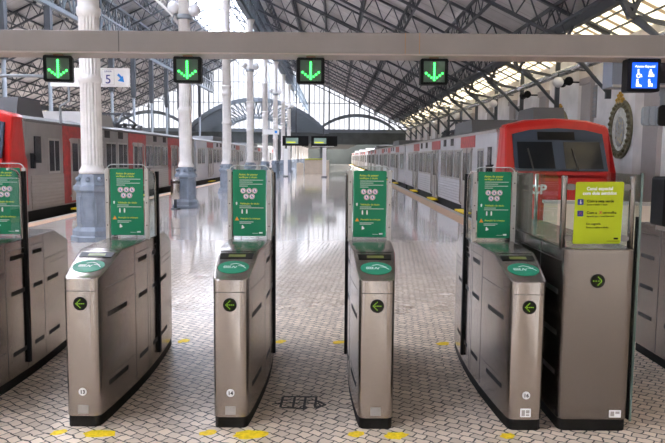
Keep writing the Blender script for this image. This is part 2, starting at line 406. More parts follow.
# ------------------------------------------------------------------ roof steel
def truss(y, side):
    t=thing('roof_truss','dark iron lattice truss crossing the roof slope above the platforms','roof truss',(RX,y,RZ),0,'iron trusses under the roof')
    xe=(8.6-RX)*side; n=20; D=.85
    top=MB(); top.bar((0,0,-.12),(xe,0,-SL*abs(xe)-.12),.09,.13,up=(0,1,0)); top.build('top_chord',M['iron'],t)
    b=MB(); b.bar((0,0,-.12-D),(xe*.93,0,-SL*abs(xe*.93)-.1-D),.10,.11,up=(0,1,0)); b.build('bottom_chord',M['iron'],t)
    w=MB()
    for k in range(n):
        a=xe*.93*k/n; c=xe*.93*(k+.5)/n; d=xe*.93*(k+1)/n
        w.bar((a,0,-SL*abs(a)-.12-D),(c,0,-SL*abs(c)-.12),.042); w.bar((c,0,-SL*abs(c)-.12),(d,0,-SL*abs(d)-.12-D),.042)
    w.build('lattice_web',M['iron'],t)
    return t
ys=[12.1+4.8*k for k in range(15)]
for side in (1,-1):
    p0=truss(ys[0],side)
    for y in ys[1:]:
        c=copy_tree(p0); c.location=(RX,y,RZ)
def purlin(xs):
    L=YE-PY0-.6
    t=thing('roof_purlin','long dark iron lattice purlin running down the hall under the boarding','purlin',(xs,PY0+.3,rz(xs)),0,'lattice purlins under the roof')
    a=MB(); a.box(-.05,.05,0,L,-.13,-.03); a.build('top_rail',M['iron'],t)
    b=MB(); b.box(-.045,.045,0,L,-.78,-.70); b.build('bottom_rail',M['iron'],t)
    w=MB(); n=int(L/1.2)
    for k in range(n):
        y=k*L/n; q=L/n
        w.bar((0,y,-.74),(0,y+q/2,-.08),.035); w.bar((0,y+q/2,-.08),(0,y+q,-.74),.035)
    w.build('zigzag_web',M['iron'],t)
    return t
p0=None
for side in (1,-1):
    for k in range(1,10):
        x=RX+side*k*1.84
        if p0 is None: p0=purlin(x)
        else:
            c=copy_tree(p0); c.location=(x,PY0+.3,rz(x))
# valley girders along the edge of the skylight
e=MB(); e.box(7.52,7.72,RY0,YE,rz(7.62)-.3,rz(7.62)-.03)
tag(e.build('roof_girder',M['iron']),'solid dark girder along the upper edge of the cream skylight','girder')
e=MB(); e.box(-26.9,-26.7,RY0,YE,rz(26.8-2*9.7+0)-.0-.5 if False else rz(-26.8)-.5,rz(-26.8)-.03)
tag(e.build('roof_girder',M['iron']),'solid dark girder beside the far left skylight strip behind the left train','girder')
# skylight glazing bars
e=MB()
for k in range(32):
    y=9.6+k*2.4
    if y<YE: e.bar((7.7,y,rz(7.7)-.05),(9.0,y,rz(9.0)-.05),.06)
for x in (8.1,8.55): e.bar((x,PY0,rz(x)-.04),(x,YE,rz(x)-.04),.05)
struct('trim_9',e,M['iron'])

# arcade girders above both column rows
def arcade(x, zb, label, YE=YE):
    t=thing('arcade_girder',label,'girder',(x,PY0+.3,zb))
    L=YE-PY0-.6; H=rz(x)-.25-zb
    a=MB(); a.box(-.14,.14,0,L,0,.22); a.box(-.12,.12,0,L,H-.15,H); a.box(-.1,.1,0,L,H*.5-.06,H*.5+.06); a.build('chord',M['iron_blue'],t)
    w=MB(); n=int(L/1.5)
    for k in range(n):
        y=k*L/n; q=L/n
        w.bar((0,y,.1),(0,y+q,H-.1),.08); w.bar((0,y+q,.1),(0,y,H-.1),.08); w.bar((.05,y,0),(.05,y,H),.09)
    w.build('lattice_web',M['iron_blue'],t)
    return t
arcade(-5.08,9.9,'deep slate blue lattice girder riding on the row of white columns',136)
arcade(-14.8,9.4,'deep slate blue lattice girder over the far grey posts beyond the left train')

# ------------------------------------------------------------------ columns
COLX=-5.045; CY=[14.3+9.1*k for k in range(14)]
def column():
    t=thing('iron_column','x','column',(COLX,CY[0],0))
    ped=MB(); ph=pi/8
    prof=[(r_*.93,z_) for r_,z_ in [(.50,0),(.50,.10),(.46,.12),(.46,.22),(.40,.27),(.355,.30),(.355,1.00),(.37,1.03),(.42,1.06),(.42,1.15),(.37,1.18),(.345,1.22),(.31,1.36),(.27,1.42)]]
    ped.lathe(prof,8,smooth=False,phase=ph)
    pd=ped.build('pedestal',M['pedestal'],t,bevel=.008)
    pn=MB()
    for k in range(8):
        a=k*pi/4; r0=.33*cos(pi/8)
        for (zz0,zz1) in ((.36,.42),(.88,.94)):
            c0=Vector((cos(a),sin(a),0)); tn=Vector((-sin(a),cos(a),0))
            pn.bar(c0*(r0+.006)+tn*-.10+Vector((0,0,(zz0+zz1)/2)), c0*(r0+.006)+tn*.10+Vector((0,0,(zz0+zz1)/2)),.02,.05)
        for s_ in (-1,1):
            pn.bar(c0*(r0+.006)+tn*.09*s_+Vector((0,0,.4)), c0*(r0+.006)+tn*.09*s_+Vector((0,0,.9)),.02,.02)
        # ornament on the shoulder
        pn.sphere((cos(a)*.31,sin(a)*.31,1.29),.05,8)
    pn.build('raised_panel',M['pedestal'],pd)
    sh=MB(); N=18*8
    pr=[(.27,1.40),(.275,1.45),(.25,1.49),(.235,1.52),(.222,1.55),(.216,1.58),(.216,1.60,.15),(.208,3.24,.15),(.208,3.26),(.222,3.28),(.232,3.31),(.232,3.37),(.215,3.40),(.208,3.43),(.208,3.45,.15),(.203,4.58,.15),(.203,4.60),(.24,4.66),(.24,4.78),(.21,4.82),(.215,4.98),(.26,5.02),(.22,5.08)]
    sh.lathe(pr,N,flute=18); sh.build('fluted_shaft',M['column'],t)
    up=MB(); up.lathe([(.20,5.06),(.19,7.0),(.22,7.03),(.22,7.12),(.185,7.15),(.18,9.6),(.26,9.75),(.30,9.9)],24); up.build('upper_shaft',M['column'],t)
    return t
c0=column()
clabs=['white fluted iron column on blue-grey pedestal, nearest, beside the number 5 sign',
 'second white column back, with a steel bin at its pedestal',
 'third white column in the row, left of the poster on gate 14',
 'fourth white column in the row, behind the twin globe lamp',
 'fifth white column in the row',
 'sixth white column in the row, carrying a small twin globe lamp',
 'seventh white column in the row, far down the platform',
 'eighth and farthest white column in the row by the display screens']
clabs+=['white iron column standing beyond the far gable, one of the slimmest in view']*6
cols=[c0]+[copy_tree(c0) for _ in range(13)]
for k,c in enumerate(cols):
    c.location=(COLX,CY[k],0); c['label']=clabs[k]; c['group']='white iron columns down the platform' if k<8 else 'white columns beyond the gable'

# twin globe lamps bracketed on every second column
def lamp():
    t=thing('globe_lamp','x','lamp')
    a=MB()
    for s_ in (-1,1):
        a.tube([(s_*.18,0,-.55),(s_*.32,0,-.35),(s_*.44,0,-.12),(s_*.36,0,.10),(s_*.30,-.02,-.02)],[.035,.03,.03,.025,.02],8)
        a.tube([(s_*.2,0,-.9),(s_*.42,0,-.7),(s_*.32,0,-.45),(s_*.22,0,-.3)],.025,8)
    a.lathe([(.23,-.62),(.25,-.58),(.25,-.5),(.23,-.46)],20)
    a.build('scrolled_arm',M['iron_pale'],t)
    for s_ in (-1,1):
        g=MB(); g.sphere((s_*.34,-.02*s_,-.22 if s_<0 else -.3),.21,14); g.build('opal_globe',M['globe'],t)
    return t
l0=lamp()
for k,(ci,z,lab) in enumerate([(1,6.95,'twin opal globe lamp high on the second white column above the beam'),(3,7.45,'twin opal globe lamp on the fourth white column against the bright gable'),
    (5,7.65,'small twin globe lamp on the sixth column, lower in view'),(7,7.75,'smallest and farthest twin globe lamp on the column row')]):
    l=l0 if k==0 else copy_tree(l0)
    l.location=(COLX,CY[ci],z); l.rotation_euler=(0,0,.15); l['label']=lab; l['group']='twin globe lamps on the columns'

t=thing('scroll_bracket','ornate pale iron scroll bracket sweeping up and left from the second column','bracket',(COLX,CY[1],6.2))
a=MB(); a.tube([(-.2,0,0),(-.45,0,.35),(-.9,0,.75),(-1.6,0,1.35),(-2.3,0,2.1)],[.05,.05,.045,.04,.035],8); a.build('main_curve',M['column'],t)
a=MB()
for k in range(7):
    cx_=-.45-.27*k; cz_=.45+.25*k
    a.tube([(cx_+.10*cos(q*.7)*(1-q*.08),0,cz_+.12*sin(q*.7)*(1-q*.08)) for q in range(9)],.022,6)
a.build('scroll_work',M['column'],t)
a=MB(); a.tube([(-.2,0,.9),(-.7,0,1.05),(-1.6,0,1.75),(-2.3,0,2.35)],.03,8); a.build('upper_rail',M['column'],t)

# grey posts beyond the left train
def post():
    t=thing('iron_post','x','post')
    a=MB(); a.lathe([(.16,0),(.16,.5),(.11,.55),(.10,6.2)],12); a.build('thin_pole',M['iron_pale'],t)
    b=MB(); b.box(-.16,.16,-.16,.16,6.3,9.38); b.prism([(-.16,6.3),(-.1,6.0),(.1,6.0),(.16,6.3)],-.16,.16); b.build('box_top',M['iron'],t)
    return t
q0=post()
plist=[31+5.0*k for k in range(10)]
for k,y in enumerate(plist):
    o=q0 if k==0 else copy_tree(q0)
    o.location=(-14.8,y,0); o['group']='grey posts beyond the left train'; o['label']='thin grey iron post with a wide dark boxed top behind the left train'

# ------------------------------------------------------------------ right wall fittings
def bracket():
    t=thing('wall_bracket','curved dark iron bracket holding the roof edge off the right wall','bracket',(0,0,0),0,'iron brackets along the right wall')
    a=MB(); a.bar((8.72,0,3.7),(8.72,0,5.65),.16,.12); a.build('upright',M['iron'],t)
    b=MB()
    b.tube([(8.70,0,3.9),(8.35,0,4.25),(7.9,0,4.75),(7.3,0,5.2)],[.06,.06,.07,.12],8)
    b.bar((7.2,0,5.25),(8.72,0,4.95),.1,.1); b.build('brace',M['iron'],t)
    c=MB(); c.bar((7.2,0,5.2),(6.9,0,5.75),.2,.1); c.bar((7.2,0,5.2),(7.5,0,5.95),.10,.1); c.build('gusset',M['iron'],t)
    return t
b0=bracket(); bys=[16.9+5.0*k for k in range(13)]
for k,y in enumerate(bys):
    o=b0 if k==0 else copy_tree(b0); o.location=(0,y,0)
for k,y in enumerate([24.6,34.4,44.6,54.6]):
    t=thing('wall_globe_lamp',['nearest opal globe lamp on the right wall above the red cab','second opal globe lamp along the right wall','third opal globe lamp along the right wall','farthest opal globe lamp along the right wall'][k],'lamp',(8.0,y,4.5),0,'globe lamps along the right wall')
    if k==0:
        a=MB(); a.sphere((0,-.0,0),.19,14); a.build('opal_globe',M['globe'],t)
        a=MB(); a.tube([(0,0,.17),(0,0,.32),(.3,0,.42),(.98,0,.42)],.025,8); a.build('arm',M['iron'],t); w0=t
    else:
        for ch in w0.children:
            c=ch.copy(); COL.objects.link(c); c.parent=t
for k,y in enumerate([25.0,30.2]):
    t=thing('horn_speaker',['black twin horn loudspeaker on the right wall, nearer the beam','black twin horn loudspeaker farther along the right wall'][k],'loudspeaker',(8.4,y,4.55),0,'horn loudspeakers on the right wall')
    for s_ in (-1,1):
        a=MB(); a.tube([(0,s_*-.05,0),(0,s_*-.2,0),(0,s_*-.34,0)],[.05,.08,.16],14); a.build('horn',M['black'],t)
    a=MB(); a.tube([(0,0,0),(.6,0,0)],.03,8); a.build('arm',M['black'],t)
d=MB(); d.tube([(8.55,PY0,4.98),(8.55,YE-1,4.98)],.13,12)
tag(d.build('air_duct',M['duct']),'long shiny silver duct running the length of the right wall','duct')
# piers
for k in range(14):
    w=MB(); y=14.2+5.0*k; w.box(WR-.14,WR+.01,y-.45,y+.45,-1,4.4); w.box(WR-.2,WR+.01,y-.52,y+.52,4.4,4.62)
    struct('trim_%d'%(10+k),w,mat('pier_stone_%d'%k,(.46,.42,.41),.7,noise=.06,nscale=2) if k==0 else bpy.data.materials['pier_stone_0'])
# medallions
def medal_mat():
    m,nt,b=nmat('tile_mosaic'); g=nt.nodes.new('ShaderNodeNewGeometry'); v=nt.nodes.new('ShaderNodeTexNoise'); v.inputs['Scale'].default_value=7; v.inputs['Detail'].default_value=6
    r=nt.nodes.new('ShaderNodeValToRGB'); e=r.color_ramp.elements
    e[0].position=.3; e[0].color=(.18,.16,.10,1); e[1].position=.72; e[1].color=(.70,.66,.55,1)
    x=e.new(.45); x.color=(.45,.42,.36,1); x=e.new(.56); x.color=(.36,.40,.48,1); x=e.new(.62); x.color=(.55,.45,.25,1)
    nt.links.new(g.outputs['Position'],v.inputs['Vector']); nt.links.new(v.outputs['Fac'],r.inputs['Fac']); nt.links.new(r.outputs['Color'],b.inputs['Base Color']); b.inputs['Roughness'].default_value=.3
    return m
M['mosaic']=medal_mat(); M['mosaic_rim']=mat('olive_garland',(.20,.18,.11),.5,noise=.5,nscale=14); M['gold']=mat('gold_crown',(.55,.32,.05),.35,.4)
M['figure']=mat('mosaic_pale',(.80,.79,.74),.4,noise=.3,nscale=8)
def medallion():
    t=thing('wall_medallion','x','wall decoration')
    rim=MB(); n=40
    for k in range(n):
        a0=2*pi*k/n;a1=2*pi*(k+1)/n
        f=lambda a,s:(s*.82*cos(a)*1.0, s*.98*sin(a))
        rim.prism([f(a0,1),f(a1,1),f(a1,.74),f(a0,.74)],-.07,.01,'yz')
    for k in range(26):
        a=2*pi*k/26; rim.sphere((-.07,.72*cos(a),.86*sin(a)),.075,8)
    rim.build('garland',M['mosaic_rim'],t)
    f=MB(); f.prism(disc(0,0,.64,.76,40),-.035,.01,'yz'); f.build('tile_field',M['figure'],t)
    f=MB(); f.prism(disc(0,-.08,.33,.5,30),-.06,.0,'yz'); f.build('painted_emblem',M['mosaic'],t)
    c=MB()
    for (yy,zz,rr) in ((-.18,.98,.07),(.18,.98,.07),(0,1.02,.09),(-.1,1.12,.06),(.1,1.12,.06),(0,1.2,.05)): c.sphere((-.08,yy,zz),rr,8)
    c.box(-.12,0,-.22,.22,.86,.96); c.build('gilded_crown',M['gold'],t)
    return t
m0=medallion(); m0.location=(WR-.02,21.4,2.72); m0.scale=(1,1,.93); m0['label']='oval mosaic medallion with gilded crown on the right wall beside the red train cab'
m1=copy_tree(m0); m1.location=(WR-.02,27.0,2.78); m1['label']='second oval mosaic medallion, mostly hidden behind the red train roof'
for m_ in (m0,m1): m_['group']='mosaic medallions on the right wall'
for k,y in enumerate([24.0,33.5,38.5]):
    a=MB(); a.box(WR-.05,WR-.005,y-.5,y+.5,3.2,4.3); o=a.build('wall_grille',mat('grille_grey_%d'%k,(.34,.33,.34),.7))
    tag(o,['grey wall grille above the second medallion','grey wall grille between the two nearer globe lamps','grey wall grille beyond the second globe lamp'][k],'grille','grilles on the right wall')
    b=MB()
    for q in range(7): b.box(WR-.07,WR-.045,y-.5,y+.5,3.25+q*.155,3.29+q*.155)
    b.build('slat',M['iron_pale'],o)

# ------------------------------------------------------------------ trains
def car(label, x, y, front, dirx, dz, warm, zone_full, cab=True, unit='none', group=None, zb=.2):
    """rail car: local origin at platform level, centre of its front end; dirx = side that faces the platform (-1 left side, +1 right side)"""
    t=thing('rail_car',label,'train car',(x,y,dz),0,group)
    L=23.7; W=1.44; body=M['train_warm'] if warm else M['train']; cr=M['corr_warm'] if warm else M['corr']
    y0=.9 if cab else .05
    top=2.53
    prof=[(-W,zb),(-W,2.5),(-W+.05,top),(-W+.3,top+.10),(-.7,top+.19),(0,top+.22),(.7,top+.19),(W-.3,top+.10),(W-.05,top),(W,2.5),(W,zb)]
    b=MB(); b.prism(prof,y0,L-.15); b.build('body',body,t)
    rf=MB(); rp=[(-W+.03,top+.03),(-W+.3,top+.12),(-.7,top+.21),(0,top+.24),(.7,top+.21),(W-.3,top+.12),(W-.03,top+.03)]
    rf.prism(rp,y0+.02,L-.2); rf.build('roof_skin',M['roof'],t)
    u=MB(); u.box(-W+.12,W-.12,y0,L-.3,-.85,zb+.02)
    u.build('underframe',M['under'],t)
    gw=MB(); gw.box(-1.1,1.1,L-.16,L+.28,.2,2.4); gw.build('gangway',M['under'],t)
    s=dirx
    def sb(y_0,y_1,z0,z1,off=.012,th=.03):
        m=MB(); xa=s*(W-th); xb=s*(W+off); m.box(min(xa,xb),max(xa,xb),y_0,y_1,z0,z1); return m
    pan=MB()
    doors=[4.8,11.6,18.3]
    segs=[(y0+.3,doors[0]-.85)]+[(doors[i]+.85,doors[i+1]-.85) for i in range(2)]+[(doors[2]+.85,L-.3)]
    for (a,c) in segs:
        xa=s*(W-.02); xb=s*(W+.014); pan.box(min(xa,xb),max(xa,xb),a,c,zb+.04,1.0)
    pan.build('ribbed_panel',cr,t)
    lip=sb(y0,L-.2,top-.05,top+.03,.03); lip.build('cant_rail',M['acsilver'] if not warm else M['roof'],t)
    for dcy in doors:
        if zone_full: sb(dcy-1.3,dcy+1.3,zb+.04,2.48,.016).build('red_door_surround',M['redfade'],t)
        else: sb(dcy-1.15,dcy+1.15,2.12,2.48,.016).build('red_door_panel',M['redfade'],t)
        dm=sb(dcy-.72,dcy+.72,.12,2.12,.022).build('door',M['door'],t)
        for q in (-1,1):
            a0=dcy+q*.36
            sb(a0-.22,a0+.22,1.05,1.95,.030).build('door_window',M['darkglass'],dm)
        sb(dcy-.015,dcy+.015,.14,2.1,.032).build('door_gap',M['slot'],dm)
        for q in (-.8,.8):
            hb=MB(); hb.tube([(s*(W+.01),dcy+q,.25),(s*(W+.07),dcy+q,.33),(s*(W+.07),dcy+q,1.98),(s*(W+.01),dcy+q,2.08)],.03,8)
            hb.build('handrail',M['alu'],dm)
        st=MB(); xa=s*(W-.02); xb=s*(W+.24); st.box(min(xa,xb),max(xa,xb),dcy-.75,dcy+.75,.03-dz,.08-dz); st.build('yellow_step',M['paint'],t)
    wins=[(segs[1][0]+.45+1.45*k, segs[1][0]+.45+1.45*k+1.05) for k in range(3)]+[(segs[2][0]+.45+1.45*k, segs[2][0]+.45+1.45*k+1.05) for k in range(3)]+[(segs[3][0]+.45+1.35*k,segs[3][0]+1.4+1.35*k) for k in range(2)]
    wins+= [(segs[0][0]+1.25,segs[0][0]+1.95)] if cab else [(.6,1.5),(1.85,2.75)]
    for (a,c) in wins:
        fr=sb(a-.07,c+.07,1.03,2.07,.018).build('window_frame',M['alu'],t)
        sb(a,c,1.1,2.0,.026).build('window_pane',M['darkglass'],fr)
        sb((a+c)/2-.02,(a+c)/2+.02,1.1,2.0,.032).build('mullion',M['alu'],fr)
    for a in (7.4,9.0,14.2,16.0):
        sb(a,a+.55,2.22,2.52,.02).build('air_vent',M['slot'],t)
    # coupler at the end and roof equipment
    if unit!='none':
        a=MB(); a.prism([(2.0,top+.15),(2.15,top+.70),(3.6,top+.70),(3.9,top+.15)],-.15,.72,'yz'); a.build('roof_unit',M['acbox'],t)
        a=MB(); a.prism([(6.3,top+.1),(6.5,top+.58),(9.6,top+.58),(9.9,top+.1)],-1.0,1.0,'yz'); a.build('cooling_unit',M['acsilver'] if warm else M['acbox'],t)
        pg=thing_part('pantograph',t)
        a=MB()
        for xx in (-.6,.6):
            a.bar((xx,11.6,top+.35),(xx*.7,12.9,top+.85),.06); a.bar((xx*.7,12.9,top+.85),(xx,14.3,top+.5),.06)
        a.bar((-.5,11.6,top+.15),(-.5,15.4,top+.15),.08); a.bar((.5,11.6,top+.15),(.5,15.4,top+.15),.08)
        a.bar((-.8,12.9,top+.88),(.8,12.9,top+.88),.08); a.bar((-.7,11.6,top+.4),(.7,11.6,top+.4),.1); a.bar((-.7,14.3,top+.45),(.7,14.3,top+.45),.1)
        for xx in (-.5,.5):
            for yy in (11.6,13.0,14.3,15.4):
                i_=MB(); i_.lathe([(.1,top+.1),(.14,top+.28),(.08,top+.34),(.14,top+.4),(.1,top+.48)],10,(xx,yy,0)); i_.build('insulator',M['iron'],pg)
        a.build('frame',M['iron'],pg)
    else:
        a=MB(); a.prism([(8.2,top+.1),(8.6,top+.5),(13.0,top+.5),(13.4,top+.1)],-1.0,1.0,'yz'); a.build('cooling_unit',M['acbox'],t)
    if cab:
        # red cab: frame swept from the body to a leaning front
        def ring(yb,ins,zt,lean):  # outline at a station; lower part further forward
            pts=[]
            for (xx,zz) in [(-W,.2),(-W,1.4),(-W+.08,top-.01),(-W+.15,top+.07),(-.8,top+.19),(0,top+.24),(.8,top+.19),(W-.15,top+.07),(W-.08,top-.01),(W,1.4),(W,.2)]:
                xx=xx*(1-ins); zz2=.2+(zz-.2)*zt
                ly=lean*max(0,(zz2-1.4))/1.3
                pts.append((xx,yb+ly,zz2))
            return pts
        rings=[ring(1.0,0,1.03,0),ring(.8,-.012,1.03,0),ring(.45,-.005,1.03,.25),ring(.05,.015,1.025,.5),ring(0,.035,1.01,.5)]
        a=MB(); n=11; vs=[v for r_ in rings for v in r_]; fs=[]
        for i in range(len(rings)-1):
            for k in range(n): fs.append((i*n+k,i*n+(k+1)%n,(i+1)*n+(k+1)%n,(i+1)*n+k))
        fs.append(tuple(range(4*n,5*n)))
        a.add(vs,fs); a.build('red_cab_shell',M['red'],t)
        a=MB()   # groove lines of the cab frame
        def fy(z): return .5*max(0,(z-1.4))/1.3
        def sl(poly,o1,o2):   # slab on the leaning front
            m=MB(); n_=len(poly); poly=[(q_[0]*.955,q_[1]) for q_ in poly]
            vs=[(px,fy(pz)-o1,pz) for px,pz in poly]+[(px,fy(pz)+o2,pz) for px,pz in poly]
            m.add(vs,[tuple(range(n_)),tuple(range(n_,2*n_))[::-1]]+[(i,n_+i,n_+(i+1)%n_,(i+1)%n_) for i in range(n_)]); return m
        mk=sl([(-1.21,1.48),(1.26,1.48),(1.20,2.43),(.75,2.53),(0,2.58),(-.75,2.53),(-1.23,2.42)],.02,.05).build('windscreen_mask',M['mask'],t)
        sl([(-1.12,1.54),(-.14,1.54),(-.18,2.22),(-1.12,2.22)],.03,.04).build('windscreen',M['darkglass'],mk)
        sl([(.14,1.54),(1.14,1.54),(1.10,2.22),(.12,2.22)],.03,.04).build('windscreen',M['darkglass'],mk)
        sl([(-.56,2.27),(.44,2.27),(.44,2.48),(-.56,2.48)],.035,.02).build('destination_display',M['blackgloss'],mk)
        for xx in (-.75,.38):
            v=MB(); v.bar((xx+.05,fy(1.5)-.05,1.5),(xx-.06,fy(2.05)-.05,2.05),.03); v.build('wiper',M['seam'],mk)
        a=MB(); a.box(-1.25,1.25,-.05,.02,1.38,1.46); a.build('sill_rail',M['red'],t)
        a=MB(); a.prism(rounded(-1.2,1.2,.35,1.30,.12),-.04,.0); a.build('bumper_panel',M['red'],t)
        v=MB(); text(v,'CP',-.78,.9,.34,-.045,.006,bold=.03); v.build('logo',M['white'],t)
        for xx in (-.95,.95):
            v=MB(); v.prism(rounded(xx-.17,xx+.17,.95,1.12,.06),-.06,.0); v.build('headlight',M['darkglass'],t)
        # cab side window and mirror
        sb(1.45,1.85,1.35,2.1,.03).build('cab_side_window',M['darkglass'],t)
        v=MB(); xa=s*(W+.05); v.box(min(xa,xa+s*.16),max(xa,xa+s*.10),1.08,1.20,1.2,1.6); v.bar((s*W,1.2,1.6),(s*(W+.1),1.2,1.6),.04); v.build('mirror',M['black'],t)
    return t
def thing_part(name,parent):
    o=bpy.data.objects.new(name,None); COL.objects.link(o); o.parent=parent; return o
# right train
RXT=5.79; LXT=-9.84
car('silver railcar with a red cab front facing the gates, right track',RXT,17.3,True,-1,0,False,False,True,'full','railcars on the right track')
rl=['second silver railcar of the right-hand train','third silver railcar of the right-hand train','fourth silver railcar of the right-hand train, just outside the gable','fifth silver railcar of the right-hand train, beyond the gable','farthest silver railcar of the right-hand train']
for k in range(5):
    if k==0: rc=car(rl[0],RXT,17.3+24.1,False,-1,0,False,False,False,'none','railcars on the right track'); o=rc
    else: o=copy_tree(rc)
    o.location=(RXT,17.3+24.1*(k+1),0); o['label']=rl[k]
car('warm grey railcar with red cab at the left edge of the photo, left track',LXT,17.75,True,1,.2,True,True,True,'full','railcars on the left track',0.02)
ll=['second silver railcar of the left-hand train, behind the second column','third silver railcar of the left-hand train','farthest silver railcar of the left-hand train']
for k in range(3):
    if k==0: rc=car(ll[0],LXT,17.75+24.1,False,1,.2,False,False,False,'none','railcars on the left track',0.02); o=rc
    else: o=copy_tree(rc)
    o.location=(LXT,17.75+24.1*(k+1),.2); o['label']=ll[k]

# low stone wall at the track end
w=MB(); w.add([(4.45,14.28,0),(8.9,13.0,0),(8.98,13.28,0),(4.53,14.56,0),(4.45,14.28,.86),(8.9,13.0,.86),(8.98,13.28,.86),(4.53,14.56,.86)],[(3,2,1,0),(4,5,6,7),(0,1,5,4),(1,2,6,5),(2,3,7,6),(3,0,4,7)])
bw=w.build('buffer_wall',M['stone'],bevel=.01); tag(bw,'low cream stone wall closing the right track in front of the red cab','wall')
w=MB(); w.add([(4.42,14.23,.86),(8.9,12.95,.86),(9.0,13.32,.86),(4.5,14.6,.86),(4.42,14.23,.92),(8.9,12.95,.92),(9.0,13.32,.92),(4.5,14.6,.92)],[(3,2,1,0),(4,5,6,7),(0,1,5,4),(1,2,6,5),(2,3,7,6),(3,0,4,7)])
w.build('coping',M['kerb'],bw)

# ------------------------------------------------------------------ far platform furniture
t=thing('information_display','pair of hanging departure screens far down the platform','display',(-1.7,50,2.55))
for x0_ in (-2.0,.1):
    a=MB(); a.box(x0_,x0_+1.9,-.1,.1,0,.72); a.build('housing',M['black'],t)
for x0_,x1_ in ((-1.75,-.85),(.3,1.2)):
    a=MB(); a.box(x0_,x1_,-.115,-.1,.15,.58); q_=a.build('screen',M['screen'],t)
    a=MB(); a.box(x0_+.05,x1_-.2,-.125,-.114,.22,.3); a.build('text_line',M['yellow_led'],q_)
a=MB(); a.tube([(-1,0,.7),(-1,0,rz(-2.7)-3.3)],.04,8); a.tube([(1,0,.7),(1,0,rz(-.7)-3.3)],.04,8); a.build('hanger',M['iron'],t)
t=thing('direction_sign','small white hanging direction board left of the far screens','sign',(-4.35,48,3.3))
a=MB(); a.box(-.55,.55,-.04,.04,0,.35); a.build('board',M['signwhite'],t)
a=MB(); a.box(.25,.42,-.05,-.04,.1,.26); a.build('arrow_mark',M['blue'],t)
a=MB(); a.bar((0,0,.35),(0,0,6.6),.04); a.build('hanger',M['iron'],t)
t=thing('direction_sign','small white hanging board below and behind the far screens','sign',(-.9,66,2.75))
a=MB(); a.box(-1.1,1.0,-.04,.04,0,.42); a.build('board',M['signwhite'],t)
a=MB(); a.bar((0,0,.4),(0,0,7.2),.04); a.build('hanger',M['iron'],t)
t=thing('stair_parapet','cream stone parapet round a stairwell at the far end of the platform','parapet',(-1.9,66,0))
a=MB(); a.box(-1.6,-.95,-.3,.3,0,1.15); a.box(-1.6,-1.4,.3,6,0,1.15); a.box(-.95,1.5,2.4,2.7,0,1.45); a.box(1.3,1.5,-.3,6,0,1.3); a.build('stone_side',M['stone'],t,bevel=.02)
a=MB(); a.tube([(-.9,2.3,1.5),(1.2,2.3,1.55)],.05,8); a.build('handrail',M['yprint'],t)
for (x,y,h,lab) in ((-4.15,60,2.45,'slim white post at the left of the far stairwell'),(-.75,59,2.55,'slim white post in front of the cream stairwell parapet')):
    t=thing('platform_post',lab,'post',(x,y,0),0,'slim white posts on the platform')
    a=MB(); a.box(-.17,.17,-.08,.08,.1,h); a.build('blade',M['signwhite'],t,bevel=.02)
    a=MB(); a.box(-.24,.24,-.16,.16,0,.1); a.build('foot',M['iron'],t)
# litter bin at the second column
t=thing('litter_bin','brushed steel cylindrical bin against the second column pedestal','bin',(-5.27,22.75,0))
a=MB(); a.lathe([(.05,0),(.05,.35)],12); a.lathe([(.16,0),(.16,.03)],20); a.build('foot',M['iron'],t)
a=MB(); a.lathe([(.14,.33),(.15,.35),(.15,.98),(.135,1.0)],24); a.build('drum',M['chrome'],t)
a=MB(); a.lathe([(.152,.86),(.156,.87),(.156,.93),(.152,.94)],24); a.build('rim_band',M['slot'],t)

# ------------------------------------------------------------------ overhead beam and signals
BY0,BY1,BZ0,BZ1=5.35,5.62,2.58,2.755
t=thing('overhead_beam','long taupe painted steel beam across the whole view above the gates','beam',(0,5.35,2.58))
a=MB(); a.box(-6,6,0,.27,.012,.172); a.build('box_section',M['beam'],t,bevel=.006)
a=MB(); a.box(-6,6,-.006,.276,0,.012); a.build('bottom_lip',M['beam_lip'],t)
for x in (-3.55,-1.66,.55,.66,2.6,4.6):
    a=MB(); a.box(x-.003,x+.003,-.003,.002,.012,.172); a.build('weld_joint',M['rust'] if x in(.55,.66,-3.55) else M['seam'],t)
a=MB(); a.box(-6.0,-5.85,-.02,.28,-2.58,.17); a.build('leg',M['beam'],t); a=MB(); a.box(5.85,6.0,-.02,.28,-2.58,.17); a.build('leg',M['beam'],t)

ARW=[(0,k*.0135) for k in range(1,11)]+[(s_*.0135*k*1.15,.0135*k*.85+.004) for k in range(1,5) for s_ in (-1,1)]+[(s_*.0135*k*1.1,.0135*(k*.85+1)+.004) for k in range(1,5) for s_ in (-1,1)]
def signal():
    t=thing('lane_signal','x','lane signal')
    a=MB(); a.prism(rounded(-.108,.108,-.225,-.025,.014),0,.09); a.build('housing',M['black'],t)
    a=MB(); a.prism(rounded(-.082,.082,-.206,-.046,.004),-.004,.0); pn=a.build('screen',M['led_panel'],t)
    a=MB()
    for (u,v) in [(0,-.065-.0155*k) for k in range(9)]+[(s_*(.021*k),-.189+.0165*k) for k in range(1,4) for s_ in (-1,1)]:
        a.prism(disc(u,v,.0085,n=12),-.010,-.004)
    a.build('arrow_lamps',M['led'],pn)
    a=MB(); a.box(-.035,.035,.02,.07,-.03,.0); a.build('bracket',M['rust'],t)
    return t
s0=signal()
slab_=['green down arrow signal, leftmost under the beam, beside the fluted column','green down arrow signal above the passage right of gate 13','green down arrow signal above the middle passage','green down arrow signal above the passage left of gate 16']
for k,x in enumerate([-2.155,-1.145,-.18,.785]):
    o=s0 if k==0 else copy_tree(s0); o.location=(x,5.40,2.592); o.rotation_euler=(0,0,radians([14,3,0,0][k])); o['label']=slab_[k]; o['group']='green arrow signals under the beam'
t=thing('access_screen','black framed blue screen with white accessibility pictograms under the beam','screen',(2.425,5.40,2.600))
